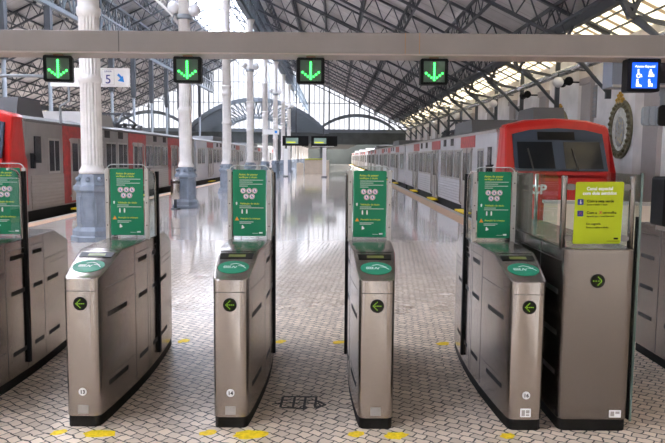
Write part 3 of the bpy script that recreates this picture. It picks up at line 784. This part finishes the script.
a=MB(); a.prism(rounded(-.132,.128,-.275,-.018,.016),0,.1); a.build('housing',M['black'],t)
a=MB(); a.prism(rounded(-.096,.102,-.248,-.050,.003),-.004,0); pn=a.build('blue_display',M['blue_led'],t)
a=MB(); text(a,'Acesso Especial',0.003,-.088,.0245,-.006,.002,'CENTER',bold=.02)
def ring(mb,cx,cz,r,th,y0,y1,n=18):
    for k in range(n):
        a0=2*pi*k/n;a1=2*pi*(k+1)/n
        mb.prism([(cx+r*cos(a0),cz+r*sin(a0)),(cx+r*cos(a1),cz+r*sin(a1)),(cx+(r-th)*cos(a1),cz+(r-th)*sin(a1)),(cx+(r-th)*cos(a0),cz+(r-th)*sin(a0))],y0,y1)
Y0,Y1=-.008,-.004
# wheelchair, pram, luggage and adult with child
ring(a,-.045,-.152,.018,.006,Y0,Y1); a.prism(disc(-.048,-.108,.007,n=12),Y0,Y1); a.prism([(-.053,-.116),(-.044,-.116),(-.040,-.138),(-.022,-.142),(-.016,-.162),(-.022,-.164),(-.029,-.148),(-.050,-.146)],Y0,Y1)
a.prism(disc(.048,-.110,.008,n=12),Y0,Y1); a.prism([(.034,-.120),(.056,-.118),(.066,-.138),(.076,-.142),(.076,-.160),(.030,-.160),(.036,-.140)],Y0,Y1)
a.prism(disc(-.052,-.184,.007,n=12),Y0,Y1); a.prism([(-.060,-.192),(-.046,-.192),(-.042,-.214),(-.018,-.226),(-.018,-.236),(-.062,-.236)],Y0,Y1)
a.prism(disc(.040,-.184,.007,n=12),Y0,Y1); a.prism([(.030,-.192),(.050,-.192),(.052,-.212),(.066,-.210),(.068,-.236),(.058,-.236),(.056,-.222),(.048,-.236),(.034,-.236),(.036,-.214)],Y0,Y1)
a.build('pictograms',M['white_led'],pn)
a=MB(); a.box(-.05,.05,.02,.07,-.03,0); a.build('bracket',M['rust'],t)

# big departures board, upper right
t=thing('departure_board','large blue-grey departure board with yellow and green lettering at the right edge','display board',(4.93,9.5,2.785))
a=MB(); a.box(-1.1,1.2,.0,.35,0,.50); a.build('housing',M['boardhousing'],t,bevel=.01)
a=MB(); a.box(-.92,1.1,-.01,.0,.055,.46); sc=a.build('display_face',M['blackgloss'],t)
a=MB(); a.box(-1.1,1.2,-.04,.0,0,.03); a.build('bottom_edge',M['alu'],t)
a=MB(); text(a,'STIN',-.37,.14,.13,-.013,.003,bold=.02); a.build('yellow_text',M['yellow_led'],sc)
M['board_green']=mat('board_grey_green',(.22,.36,.33),.3)
a=MB(); a.box(-.55,1.1,-.014,-.01,.36,.46); a.build('header_strip',M['board_green'],sc)
a=MB(); text(a,'LINHA',-.40,.38,.07,-.018,.003); a.build('header_text',M['white'],sc)
a=MB(); a.bar((1.15,.2,.25),(4.12,.2,.25),.08); a.build('wall_arm',M['iron'],t)
t=thing('platform_monitor','silver rounded monitor housing with a black screen under the departure board','monitor',(4.62,9.6,2.27))
for k in range(3):
    a=MB(); x0=-.26+.07*k; a.prism(rounded(x0,x0+.9,0,.27,.05),.06-.04*k,.14-.04*k); a.build('housing_shell',M['iron_pale'],t)
a=MB(); a.prism(rounded(-.10,.75,-.01,.28,.05),-.05,-.02); a.build('screen',M['blackgloss'],t)
a=MB(); a.lathe([(.035,.27),(.035,.40),(.05,.42),(.05,.515)],14,(.0,.07,0)); a.build('stub_pole',M['iron_pale'],t)

# platform number sign
t=thing('platform_number_sign','white hanging sign reading 5 with a blue arrow beside the nearest column','sign',(-5.3,15.0,3.27))
a=MB(); a.box(-.86,.865,0,.05,0,.40); bd=a.build('board',M['signwhite'],t,bevel=.004)
a=MB(); text(a,'5',.40,.07,.27,-.004,.004,'CENTER'); text(a,'LINHA',.40,.31,.055,-.004,.004,'CENTER'); a.build('number',M['icon_dark'],bd)
a=MB()
for (p_,q_) in (((.27,.04),(.53,.04)),((.27,.37),(.53,.37)),((.27,.04),(.27,.37)),((.53,.04),(.53,.37))): a.bar((p_[0],-.003,p_[1]),(q_[0],-.003,q_[1]),.004)
a.build('number_border',M['kerb'],bd)
a=MB(); a.prism([(.595,.25),(.630,.285),(.70,.215),(.72,.235),(.745,.10),(.61,.125),(.632,.147),(.665,.18)][::1],-.006,-.001); a.build('arrow',M['blue'],bd)
a=MB(); a.tube([(-3.4,.025,.22),(-.8,.025,.22)],.035,8); a.tube([(-.5,.1,.05),(-.5,.1,-.30),(-.7,.1,-.42),(-.7,.1,-.8)],.03,8); a.build('pipe_arm',M['iron_pale'],t)

# ------------------------------------------------------------------ ticket gates
GL=2.05
WP=[(0,.066),(.0015,.076),(.006,.089),(.014,.100),(.026,.109),(.042,.1145),(.065,.118),(.2,.132),(.42,.147),(.7,.162),(1.025,.168)]
WP=WP+[(GL-y,w) for y,w in WP[-2::-1]]
def gw_(y):
    for (a,b) in zip(WP,WP[1:]):
        if a[0]<=y<=b[0]: return a[1]+(b[1]-a[1])*(y-a[0])/(b[0]-a[0])
    return WP[-1][1]
def gz(y):
    y=min(y,GL-y)
    return .995+(1.135-.995)*min(max(y,0),.42)/.42
def gate_body(z0,zf,ins=0):
    ys_=sorted(set([y for y,_ in WP]+[.1,.3,.55,.85,1.2,1.5,1.75,1.95]))
    m=MB(); rows=[]
    for y in ys_:
        w_=gw_(y)-ins; z=zf(y)
        yy=min(max(y,ins),GL-ins)
        rows.append([(-w_,yy,z0),(-w_,yy,z-.012),(-w_+.005,yy,z-.003),(-w_+.014,yy,z),(w_-.014,yy,z),(w_-.005,yy,z-.003),(w_,yy,z-.012),(w_,yy,z0)])
    n=len(ys_); vs=[v for r_ in rows for v in r_]; 
    side=[];topf=[];ends=[]
    for i in range(n-1):
        for k in range(7):
            f=(i*8+k,i*8+k+1,(i+1)*8+k+1,(i+1)*8+k)
            (topf if k in(3,) else side).append(f)
        side.append((i*8+7,i*8,(i+1)*8,(i+1)*8+7))
    ends=[tuple(range(8)),tuple((n-1)*8+k for k in range(7,-1,-1))]
    m.add(vs,side+topf+ends)
    return m
def strip(mb,s,y0,y1,z0,z1,off=.0015,th=.006,n=6):
    P=[]
    for i in range(n+1):
        y=y0+(y1-y0)*i/n; w_=gw_(y); P.append((y,w_))
    for i in range(n):
        (ya,wa),(yb,wb)=P[i],P[i+1]
        vs=[(s*(wa-th),ya,z0),(s*(wa+off),ya,z0),(s*(wb+off),yb,z0),(s*(wb-th),yb,z0),(s*(wa-th),ya,z1),(s*(wa+off),ya,z1),(s*(wb+off),yb,z1),(s*(wb-th),yb,z1)]
        mb.add(vs,[(3,2,1,0),(4,5,6,7),(0,1,5,4),(1,2,6,5),(2,3,7,6),(3,0,4,7)])
def onslope(poly,h0,h1):
    """polygon given in (x,y) laid on the sloped top of the nose"""
    m=MB(); n=len(poly)
    m.add([(x,y,gz(y)+h1) for x,y in poly]+[(x,y,gz(y)+h0) for x,y in poly],[tuple(range(n)),tuple(range(n,2*n))[::-1]]+[(i,n+i,n+(i+1)%n,(i+1)%n) for i in range(n)])
    return m
def poster(parent):
    y=-.0
    p=MB(); PX0,PX1,PZ0,PZ1=-.131,.131,1.160,1.690
    p.prism(rounded(PX0,PX1,PZ0,PZ1,.012),.0,.004+0); pn=p.build('poster',M['green'],parent,loc=(0,1.05,0))
    F=lambda fx,fy:(PX0+fx*(PX1-PX0), PZ1-fy*(PZ1-PZ0))
    ya,yb=-.003,.0
    for (fx,fy,sz,tx) in ((.18,.085,.0235,'Antes de passar'),(.18,.125,.0215,'verifique o titulo'),(.22,.52,.020,'Validação do titulo'),(.22,.745,.020,'Atenção às crianças')):
        a=MB(); x,z=F(fx,fy); text(a,tx,x,z,sz,-.001,.002,bold=.01); a.build('heading',M['yprint'],pn)
    for (fy,f1) in ((.155,.92),(.185,.6),(.215,.90),(.245,.45),(.545,.55),(.572,.93),(.785,.62),(.805,.55)):
        a=MB(); x,z=F(.20,fy); x1,_=F(f1,fy); a.box(x,x1,ya,yb,z-.0016,z+.0016); a.build('text_line',M['white'],pn)
    for (fx,fy) in ((.31,.315),(.49,.315),(.66,.315),(.40,.40),(.58,.40)):
        x,z=F(fx,fy); a=MB(); a.prism(disc(x,z,.0215,n=20),ya,yb); ic=a.build('round_icon',M['white'],pn)
        b=MB(); ring(b,x,z,.0195,.0035,ya-.001,ya); b.build('icon_ring',M['icon_red'],ic)
        b=MB(); b.prism(disc(x-.002,z+.007,.0035,n=10),ya-.001,ya); b.prism([(x-.007,z+.002),(x+.003,z+.003),(x+.009,z-.010),(x+.003,z-.010),(x-.002,z-.004),(x-.006,z-.011)],ya-.001,ya); b.build('icon_figure',M['icon_dark'],ic)
    a=MB(); x,z=F(.11,.505); a.prism([(x-.004,z-.012),(x+.004,z-.012),(x+.007,z+.006),(x,z+.013),(x-.007,z+.006)],ya,yb)
    a.build('drop_icon',M['white'],pn)
    for fx in (.28,.42):
        a=MB(); x,z=F(fx,.625); a.prism(disc(x,z+.012,.005,n=10),ya,yb); a.prism([(x-.006,z+.007),(x+.006,z+.007),(x+.005,z-.018),(x-.005,z-.018)],ya,yb); a.build('person_icon',M['white'],pn)
    a=MB(); x,z=F(.30,.86); a.prism([(x-.010,z-.015),(x+.004,z-.012),(x+.014,z-.004),(x+.006,z+.003),(x-.002,z+.016),(x-.009,z+.012)],ya,yb); a.build('child_icon',M['white'],pn)
    a=MB(); x,z=F(.80,.955); a.box(x-.002,x+.026,ya,yb,z-.003,z+.009); a.box(x-.055,x-.008,ya,yb,z-.002,z)
    a.build('operator_mark',M['white'],pn)
    x,z=F(.12,.74); a=MB(); a.prism([(x-.017,z-.012),(x+.017,z-.012),(x,z+.018)],ya,yb); a.build('warning_triangle',M['orange'],pn)
    return pn

def smooth(o,ang=24):
    me=o.data; me.polygons.foreach_set('use_smooth',[True]*len(me.polygons)); me.set_sharp_from_angle(angle=radians(ang)); return o
def gate(number,label,x,ly=0):
    t=thing('ticket_gate',label,'ticket gate',(x,4.362,0),0,'narrow ticket gates across the concourse')
    smooth(gate_body(.075,gz).build('steel_cabinet',M['steel'],t))
    gate_body(0,lambda y:.08,.006).build('plinth',M['plinth'],t)
    a=MB()   # polished cover plate on the flat part
    a.add([(-.125,.40,gz(.4)+.0015),(.125,.40,gz(.4)+.0015),(.150,.80,1.1365),(.150,1.25,1.1365),(.125,1.65,1.1365),(-.125,1.65,1.1365),(-.150,1.25,1.1365),(-.150,.80,1.1365)],[tuple(range(8))]); a.build('cover_plate',M['steel_top'],t)
    # seams and slots on both sides
    for s_ in (-1,1):
        a=MB()
        strip(a,s_,.02,.66,.912,.916,.0008); strip(a,s_,GL-.66,GL-.02,.912,.916,.0008)
        strip(a,s_,.70,1.05,1.06,1.064,.0008); strip(a,s_,1.12,1.34,1.06,1.064,.0008); strip(a,s_,1.5,1.9,.86,.864,.0008)
        for yy in (.68,1.0,1.06,1.36): strip(a,s_,yy-.003,yy+.003,.09,1.12,.0008,n=1)
        strip(a,s_,.14,.66,.30+.0,.303,.0004)
        a.build('panel_seam',M['seam'],t)
        for (y0,y1) in ((.15,.50),(.76,.98),(1.14,1.32),(1.44,1.70)):
            for z in (.235,.71)+((.985,) if .6<y0<1.2 else ()):
                b=MB(); strip(b,s_,y0,y1,z,z+.034,.0012,n=3); b.build('vent_slot',M['slot'],t)
    a=MB(); a.box(-.10,.10,-.0008,.004,.912,.916); a.build('panel_seam',M['seam'],t)
    # reader ellipse
    rd=onslope([(.105*cos(2*pi*k/36),.168+.082*sin(2*pi*k/36)) for k in range(36)],0,.004).build('card_reader',M['reader'],t)
    ic=MB()
    def sline(pts,w_):
        for (p_,q_) in zip(pts,pts[1:]): ic.bar((p_[0],p_[1],gz(p_[1])+.0045),(q_[0],q_[1],gz(q_[1])+.0045),w_,.002)
    for k in range(4):
        xx=-.058+.013*k; sline([(xx,.150),(xx-.007,.165),(xx,.182)],.005)
    sline([(-.010,.150),(.0,.178),(.012,.150),(.022,.178)],.004); sline([(-.025,.200),(.01,.215),(.045,.200),(.085,.150)],.005); sline([(.03,.185),(.055,.178),(.07,.186)],.005)
    ic.build('contactless_symbol',M['white'],rd)
    ds=onslope([(-.112,.292),(.112,.292),(.116,.362),(-.116,.362)],0,.004).build('display_bezel',M['blackgloss'],t)
    onslope([(-.055,.308),(.062,.308),(.062,.340),(-.055,.340)],.004,.006).build('lcd',M['lcd'],ds)
    # front disc with arrow
    dz=.832
    a=MB(); a.prism(disc(0,dz,.045,n=32),-.006,.002); dk=a.build('arrow_disc',M['blackgloss'],t)
    a=MB()
    for q in range(5): a.prism(disc(-.026+.0125*q,dz,.0036,n=8),-.008,-.006)
    for q in range(1,4):
        for s_ in (-1,1): a.prism(disc(-.026+.0085*q,dz+s_*.0085*q,.0036,n=8),-.008,-.006)
    a.bar((-.028,-.007,dz),(.0,-.007,dz+.026),.004,.001); a.bar((-.028,-.007,dz),(.0,-.007,dz-.026),.004,.001); a.bar((-.028,-.007,dz),(.02,-.007,dz),.003,.001)
    a.build('green_arrow',M['led_dim'],dk)
    if number:
        a=MB(); a.prism(disc(.0,.24,.0265,n=24),-.003,.001); st=a.build('number_sticker',M['white'],t)
        a=MB(); text(a,number,.0,.2285,.034,-.0045,.002,'CENTER',bold=.03); a.build('numerals',M['black'],st)
    a=MB(); a.prism(rounded(-.035,.035,.082+.01,.15,.004),-.0015,.001); pl=a.build('rating_plate',M['signwhite'] if number=='16' else M['alu'],t)
    a=MB(); a.box(-.026,-.004,-.0022,-.0015,.10,.14); a.box(.002,.026,-.0022,-.0015,.118,.14); a.box(.002,.026,-.0022,-.0015,.10,.112); a.build('print',M['kerb'],pl)
    # screen: two aluminium uprights and a glass plate with the green poster
    for s_ in (-1,1):
        a=MB(); a.box(s_*.157-.016,s_*.157+.016,1.044,1.074,1.125,1.69); u=a.build('upright',M['alu'],t,bevel=.004)
        b=MB()
        for z in (1.24,1.42,1.60): b.prism(disc(s_*.157,z,.005,n=10),1.042,1.045)
        b.build('screw',M['slot'],u)
    a=MB(); a.prism(rounded(-.157,.157,1.14,1.722,.05,corners=(1,1,0,0)),1.056,1.064); a.build('glass_screen',M['panelg'],t)
    a=MB(); a.box(-.14,.14,1.05,1.07,1.146,1.151); a.box(-.07,-.064,1.048,1.07,1.136,1.16); a.box(.064,.07,1.048,1.07,1.136,1.16); a.build('glass_clamp',M['chrome'],t)
    rp=[(x_,z_) for x_,z_ in rounded(-.160,.160,1.5,1.724,.05,corners=(1,1,0,0)) if z_>1.6]
    a=MB(); a.tube([(.160,1.06,1.66)]+[(x_,1.06,z_) for x_,z_ in rp]+[(-.160,1.06,1.66)],.0045,6); a.build('glass_rim',M['rim'],t)
    poster(t)
    # sliding glass leaves folded against both flanks
    for s_ in (-1,1):
        lf=thing_part('glass_leaf',t); lf.location=(0,ly,0)
        a=MB(); a.prism(rounded(1.08,1.29,1.13,1.67,.07,corners=(0,1,0,0)),s_*.174-.004,s_*.174+.004,'yz'); a.build('pane',M['panelg'],lf)
        a=MB(); a.box(s_*.176-.012,s_*.176+.012,1.285,1.325,.13,1.665); a.build('rubber_edge',M['black'],lf)
        a=MB(); a.tube([(s_*.172,1.05,1.685),(s_*.172,1.12,1.685),(s_*.172,1.19,1.67),(s_*.172,1.235,1.64),(s_*.172,1.25,1.59),(s_*.172,1.25,1.14)],.009,8); a.build('curved_rail',M['chrome'],lf)
    poster_done=True
    return t
gate(None,'leftmost steel ticket gate, cut off by the left edge of the photo',-2.615,-.30)
gate('13','steel ticket gate numbered 13, second gate from the left',-1.640)
gate('14','steel ticket gate numbered 14 in the middle left',-.664)
gate(None,'steel ticket gate without a number sticker, right of the middle passage',.296)
gate('16','steel ticket gate numbered 16 beside the wide gate with the lime sign',1.288)

# wide accessible gate
def wide_cabinet(t,x0,x1,L,zt):
    a=MB()
    o=rounded(x0,x1,0,L,.055,6)
    a.prism(o,.075,zt,'xy'); cb=a.build('steel_cabinet',M['steel_shaded'],t,bevel=.01,seg=3)
    b=MB(); b.prism(rounded(x0+.008,x1-.008,.008,L-.008,.05,6),0,.078,'xy'); b.build('plinth',M['plinth'],t)
    b=MB(); b.prism(rounded(x0+.03,x1-.03,.03,L-.03,.04,6),zt,zt+.003,'xy'); b.build('top_plate',M['steel_top'],t)
    b=MB()
    for xx in (x0,x1):
        for yy in (.5,1.0,1.5): b.box(xx-.0012,xx+.0012,yy-.004,yy+.004,.09,zt-.01)
        b.box(xx-.0012,xx+.0012,.06,L-.06,zt-.09,zt-.086)
    b.build('panel_seam',M['seam'],t)
    for xx in (x0,x1):
        for yy in (.1,.6,1.1):
            for z in (.35,.62,.9):
                s=MB(); s.box(xx-.002,xx+.002,yy,yy+.26,z,z+.035); s.build('vent_slot',M['slot'],t)
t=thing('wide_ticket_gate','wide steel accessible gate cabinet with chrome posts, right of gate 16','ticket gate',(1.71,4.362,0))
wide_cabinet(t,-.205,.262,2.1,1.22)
dx=.015;dz=1.01
a=MB(); a.prism(disc(dx,dz,.046,n=32),-.006,.002); dk=a.build('arrow_disc',M['blackgloss'],t)
a=MB()
for q in range(4): a.prism(disc(dx-.028+.017*q,dz,.004,n=8),-.008,-.006)
for q in range(1,4):
    for s_ in (-1,1): a.prism(disc(dx+.028-.0085*q,dz+s_*.0085*q,.0038,n=8),-.008,-.006)
a.build('green_arrow',M['led_dim'],dk)
a=MB(); a.prism(rounded(.13,.21,.095,.145,.004),-.0015,.001); pl=a.build('rating_plate',M['signwhite'],t)
a=MB(); a.box(.14,.165,-.002,-.0015,.104,.136); a.box(.172,.2,-.002,-.0015,.120,.136); a.build('print',M['kerb'],pl)
for (px_,) in ((-.197,),(.250,)):
    a=MB(); a.lathe([(.019,1.20),(.019,1.68),(.015,1.69)],18,(px_,.085,0)); a.build('chrome_post',M['post'],t)
    for z in (1.28,1.615):
        s_=1 if px_<0 else -1
        a=MB(); a.prism(disc(px_+s_*.045,z,.034,.021,20),.072,.10); a.build('glass_clamp',M['clamp'],t)
for (px_,yy) in ((.15,1.85),(.19,1.80)):
    a=MB(); a.lathe([(.017,1.20),(.017,1.66)],14,(px_,yy,0)); a.build('rear_post',M['panelg'] if px_>.17 else M['chrome'],t)
a=MB(); a.prism(rounded(-.17,.225,1.225,1.655,.03),.084,.092); a.build('glass_plate',M['panelg'],t)
a=MB(); a.prism(rounded(.2,1.75,1.225,1.72,.10,corners=(0,1,0,0)),-.205,-.197,'yz'); a.build('side_glass',M['panelg'],t)
a=MB(); a.box(-.10,.05,1.62,1.68,1.21,1.67); a.build('bronze_panel',M['screenback'],t)
a=MB(); a.box(.288,.298,.05,.62,.06,1.70); 
lf=thing_part('glass_leaf',t); a.build('pane',M['panelg'],lf)
a=MB(); a.box(.298,.325,.10,.13,.04,1.42); a.build('rubber_edge',M['black'],lf)
a=MB(); a.box(.286,.300,.044,.052,.05,1.71); a.build('green_edge',mat('green_glass_edge',(.10,.15,.13),.15),lf)
# lime sign on the glass (own thing: a notice fixed to the plate)
n_=thing('lime_notice','lime green notice about the special two-way lane on the wide gate','sign',(1.742,4.424,1.245))
import itertools
a=MB(); a.prism([(x_-.012*(z_<.1)+.0,z_) for x_,z_ in rounded(-.155,.158,0,.405,.012)],0,.004); bd=a.build('board',M['lime'],n_)
n_.rotation_euler=(0,radians(-.8),0)
a=MB(); text(a,'Canal especial',.0,.352,.030,-.001,.002,'CENTER',bold=.02); text(a,'com dois sentidos',.0,.322,.030,-.001,.002,'CENTER',bold=.02); a.build('title',M['white'],bd)
a=MB(); text(a,'Com a seta verde',-.082,.272,.0245,-.001,.002,bold=.012); text(a,'Com a',-.082,.197,.0245,-.001,.002,bold=.012); text(a,'vermelha',.022,.197,.0245,-.001,.002,bold=.012)
text(a,'Entre e valide o titulo',-.082,.252,.0155,-.001,.002); text(a,'Aguarde que o canal fique livre',-.082,.177,.0145,-.001,.002)
text(a,'Em seguida',-.082,.125,.021,-.001,.002); text(a,'Entre e valide o titulo',-.082,.103,.0165,-.001,.002)
a.box(.10,.128,-.002,0,.028,.040); a.box(.055,.14,-.002,0,.016,.019); a.build('lettering',M['black'],bd)
a=MB(); text(a,'X',.000,.197,.026,-.001,.002,bold=.03); a.build('red_cross',M['red'],bd)
for z in (.268,.193):
    a=MB(); a.prism(rounded(-.142,-.104,z-.012,z+.026,.004),-.002,0); ic=a.build('icon_square',M['icon_dark'],bd)
    b=MB(); cx=-.123; cz=z+.007
    if z>.25: b.bar((cx,-.0025,cz-.012),(cx,-.0025,cz+.012),.004,.001); b.bar((cx-.009,-.0025,cz-.003),(cx,-.0025,cz-.012),.004,.001); b.bar((cx+.009,-.0025,cz-.003),(cx,-.0025,cz-.012),.004,.001)
    else: b.bar((cx-.009,-.0025,cz-.009),(cx+.009,-.0025,cz+.009),.005,.001); b.bar((cx-.009,-.0025,cz+.009),(cx+.009,-.0025,cz-.009),.005,.001)
    b.build('icon_mark',M['signwhite'] if z>.25 else M['red'],ic)

# farthest right cabinet with black terminal
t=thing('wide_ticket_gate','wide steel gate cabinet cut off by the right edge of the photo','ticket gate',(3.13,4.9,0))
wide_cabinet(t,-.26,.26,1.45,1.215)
t=thing('ticket_terminal','black boxy ticket terminal standing on the rightmost cabinet','terminal',(2.90,5.45,1.218))
a=MB(); a.prism(rounded(-.245,.25,.04,.44,.025),0,.22); hs=a.build('housing',M['black'],t,bevel=.006)
a=MB(); a.prism(rounded(-.205,.21,.08,.40,.01),-.004,.0); a.build('screen',M['darkglass'],t)
a=MB(); a.box(-.2,.2,.03,.2,0,.045); a.build('foot',M['alu'],t)

# ------------------------------------------------------------------ paint marks on the floor
def patch(cx,cy,sx,sy,seed,label):
    rnd=random.Random(seed); n=16; P=[]
    for k in range(n):
        a=2*pi*k/n; q=.72+.35*rnd.random(); P.append((cx+sx*q*cos(a)+.25*sy*sin(a), cy+sy*q*sin(a)))
    m=MB(); m.prism(P,0,.0025,'xy'); o=m.build('floor_marking',M['paint']); tag(o,label,'floor marking','worn yellow paint patches at the gates')
for i,(cx,cy,sx,sy,lab) in enumerate([
 (-1.765,4.27,.050,.05,'small worn yellow patch at the left foot of gate 13'),(-1.49,4.25,.115,.07,'larger worn yellow patch at the right foot of gate 13'),
 (-.80,4.28,.055,.05,'small worn yellow patch at the left foot of gate 14'),(-.52,4.26,.115,.08,'larger worn yellow patch at the right foot of gate 14'),
 (.165,4.28,.065,.055,'small worn yellow patch at the left foot of the unnumbered middle gate'),(.425,4.26,.085,.065,'larger worn yellow patch at the right foot of the unnumbered middle gate'),
 (1.15,4.27,.055,.05,'small worn yellow patch at the left foot of gate 16'),
 (-1.44,6.48,.06,.07,'faint yellow patch behind gate 13'),(-.50,6.48,.06,.07,'faint yellow patch behind gate 14'),(.07,6.48,.06,.07,'faint yellow patch behind the unnumbered middle gate, on its left'),(1.08,6.46,.07,.07,'faint yellow patch behind gate 16')]):
    patch(cx,cy,sx,sy,i+3,lab)
m=MB()
def fl_(p,q,w=.016): m.bar((p[0],p[1],.0015),(q[0],q[1],.0015),w,.003)
def px(u,v): return (-.52+.42*u, 4.98-.36*v)   # small local frame of the drawing
X0,X1=-.40,-.08
ys3=(4.95,4.87,4.72)
fl_((X0+.04,4.96),(X1-.03,4.96),.02); fl_((X0+.04,4.74),(X1-.10,4.72),.02)
for x_ in (X0+.04,X0+.13,X0+.21,X1-.03): fl_((x_,4.96),(x_-.004,4.74),.018)
for y_ in (4.89,4.83): fl_((X0+.04,y_),(X1-.03,y_),.010)
fl_((X0-.03,4.80),(X0+.04,4.83),.014); fl_((X1-.03,4.88),(X1+.04,4.80),.02); fl_((X1+.04,4.80),(X1-.03,4.73),.02)
for (cx,cy) in ((X0+.20,4.74),(X1-.02,4.79)):
    for k in range(10):
        a0=2*pi*k/10;a1=2*pi*(k+1)/10; fl_((cx+.022*cos(a0),cy+.03*sin(a0)),(cx+.022*cos(a1),cy+.03*sin(a1)),.012)
tag(m.build('floor_drawing',M['blackpaint']),'black scribbled outline on the paving between the two middle gates','floor marking')

# ------------------------------------------------------------------ light
wd=bpy.data.worlds.new('daylight'); S.world=wd; wd.use_nodes=True
bg=wd.node_tree.nodes['Background']; bg.inputs['Color'].default_value=(1,1,1,1); bg.inputs['Strength'].default_value=1.0
wn=wd.node_tree; tc=wn.nodes.new('ShaderNodeTexCoord'); sx=wn.nodes.new('ShaderNodeSeparateXYZ'); cr=wn.nodes.new('ShaderNodeMapRange')
cr.inputs['From Min'].default_value=.12; cr.inputs['From Max'].default_value=.8; cr.inputs['To Min'].default_value=.48; cr.inputs['To Max'].default_value=6.2
wn.links.new(tc.outputs['Generated'],sx.inputs[0]); wn.links.new(sx.outputs['Z'],cr.inputs['Value'])
vm=wn.nodes.new('ShaderNodeVectorMath'); vm.operation='SCALE'; vm.inputs[0].default_value=(.985,.98,1.0); wn.links.new(cr.outputs[0],vm.inputs['Scale']); wn.links.new(vm.outputs[0],bg.inputs['Color'])

# ------------------------------------------------------------------ camera
cd=bpy.data.cameras.new('camera'); cam=bpy.data.objects.new('camera',cd); COL.objects.link(cam)
cd.sensor_width=36; cd.lens=36*680/665; cd.clip_end=400; cd.clip_start=.05
pitch=math.atan(65/680); roll=radians(.48)
cam.matrix_world=Matrix.Translation((0,0,1.8)) @ Matrix.Rotation(pi/2-pitch,4,'X') @ Matrix.Rotation(roll,4,'Z')
S.camera=cam
vs=S.view_settings; vs.view_transform='Standard'; vs.look='None'; vs.gamma=1; vs.use_curve_mapping=False; vs.exposure=1.8
S.cycles.max_bounces=8; S.cycles.diffuse_bounces=4; S.cycles.glossy_bounces=4; S.cycles.transparent_max_bounces=16
S.cycles.use_denoising=True; S.cycles.caustics_reflective=False; S.cycles.caustics_refractive=False; S.cycles.sample_clamp_indirect=6
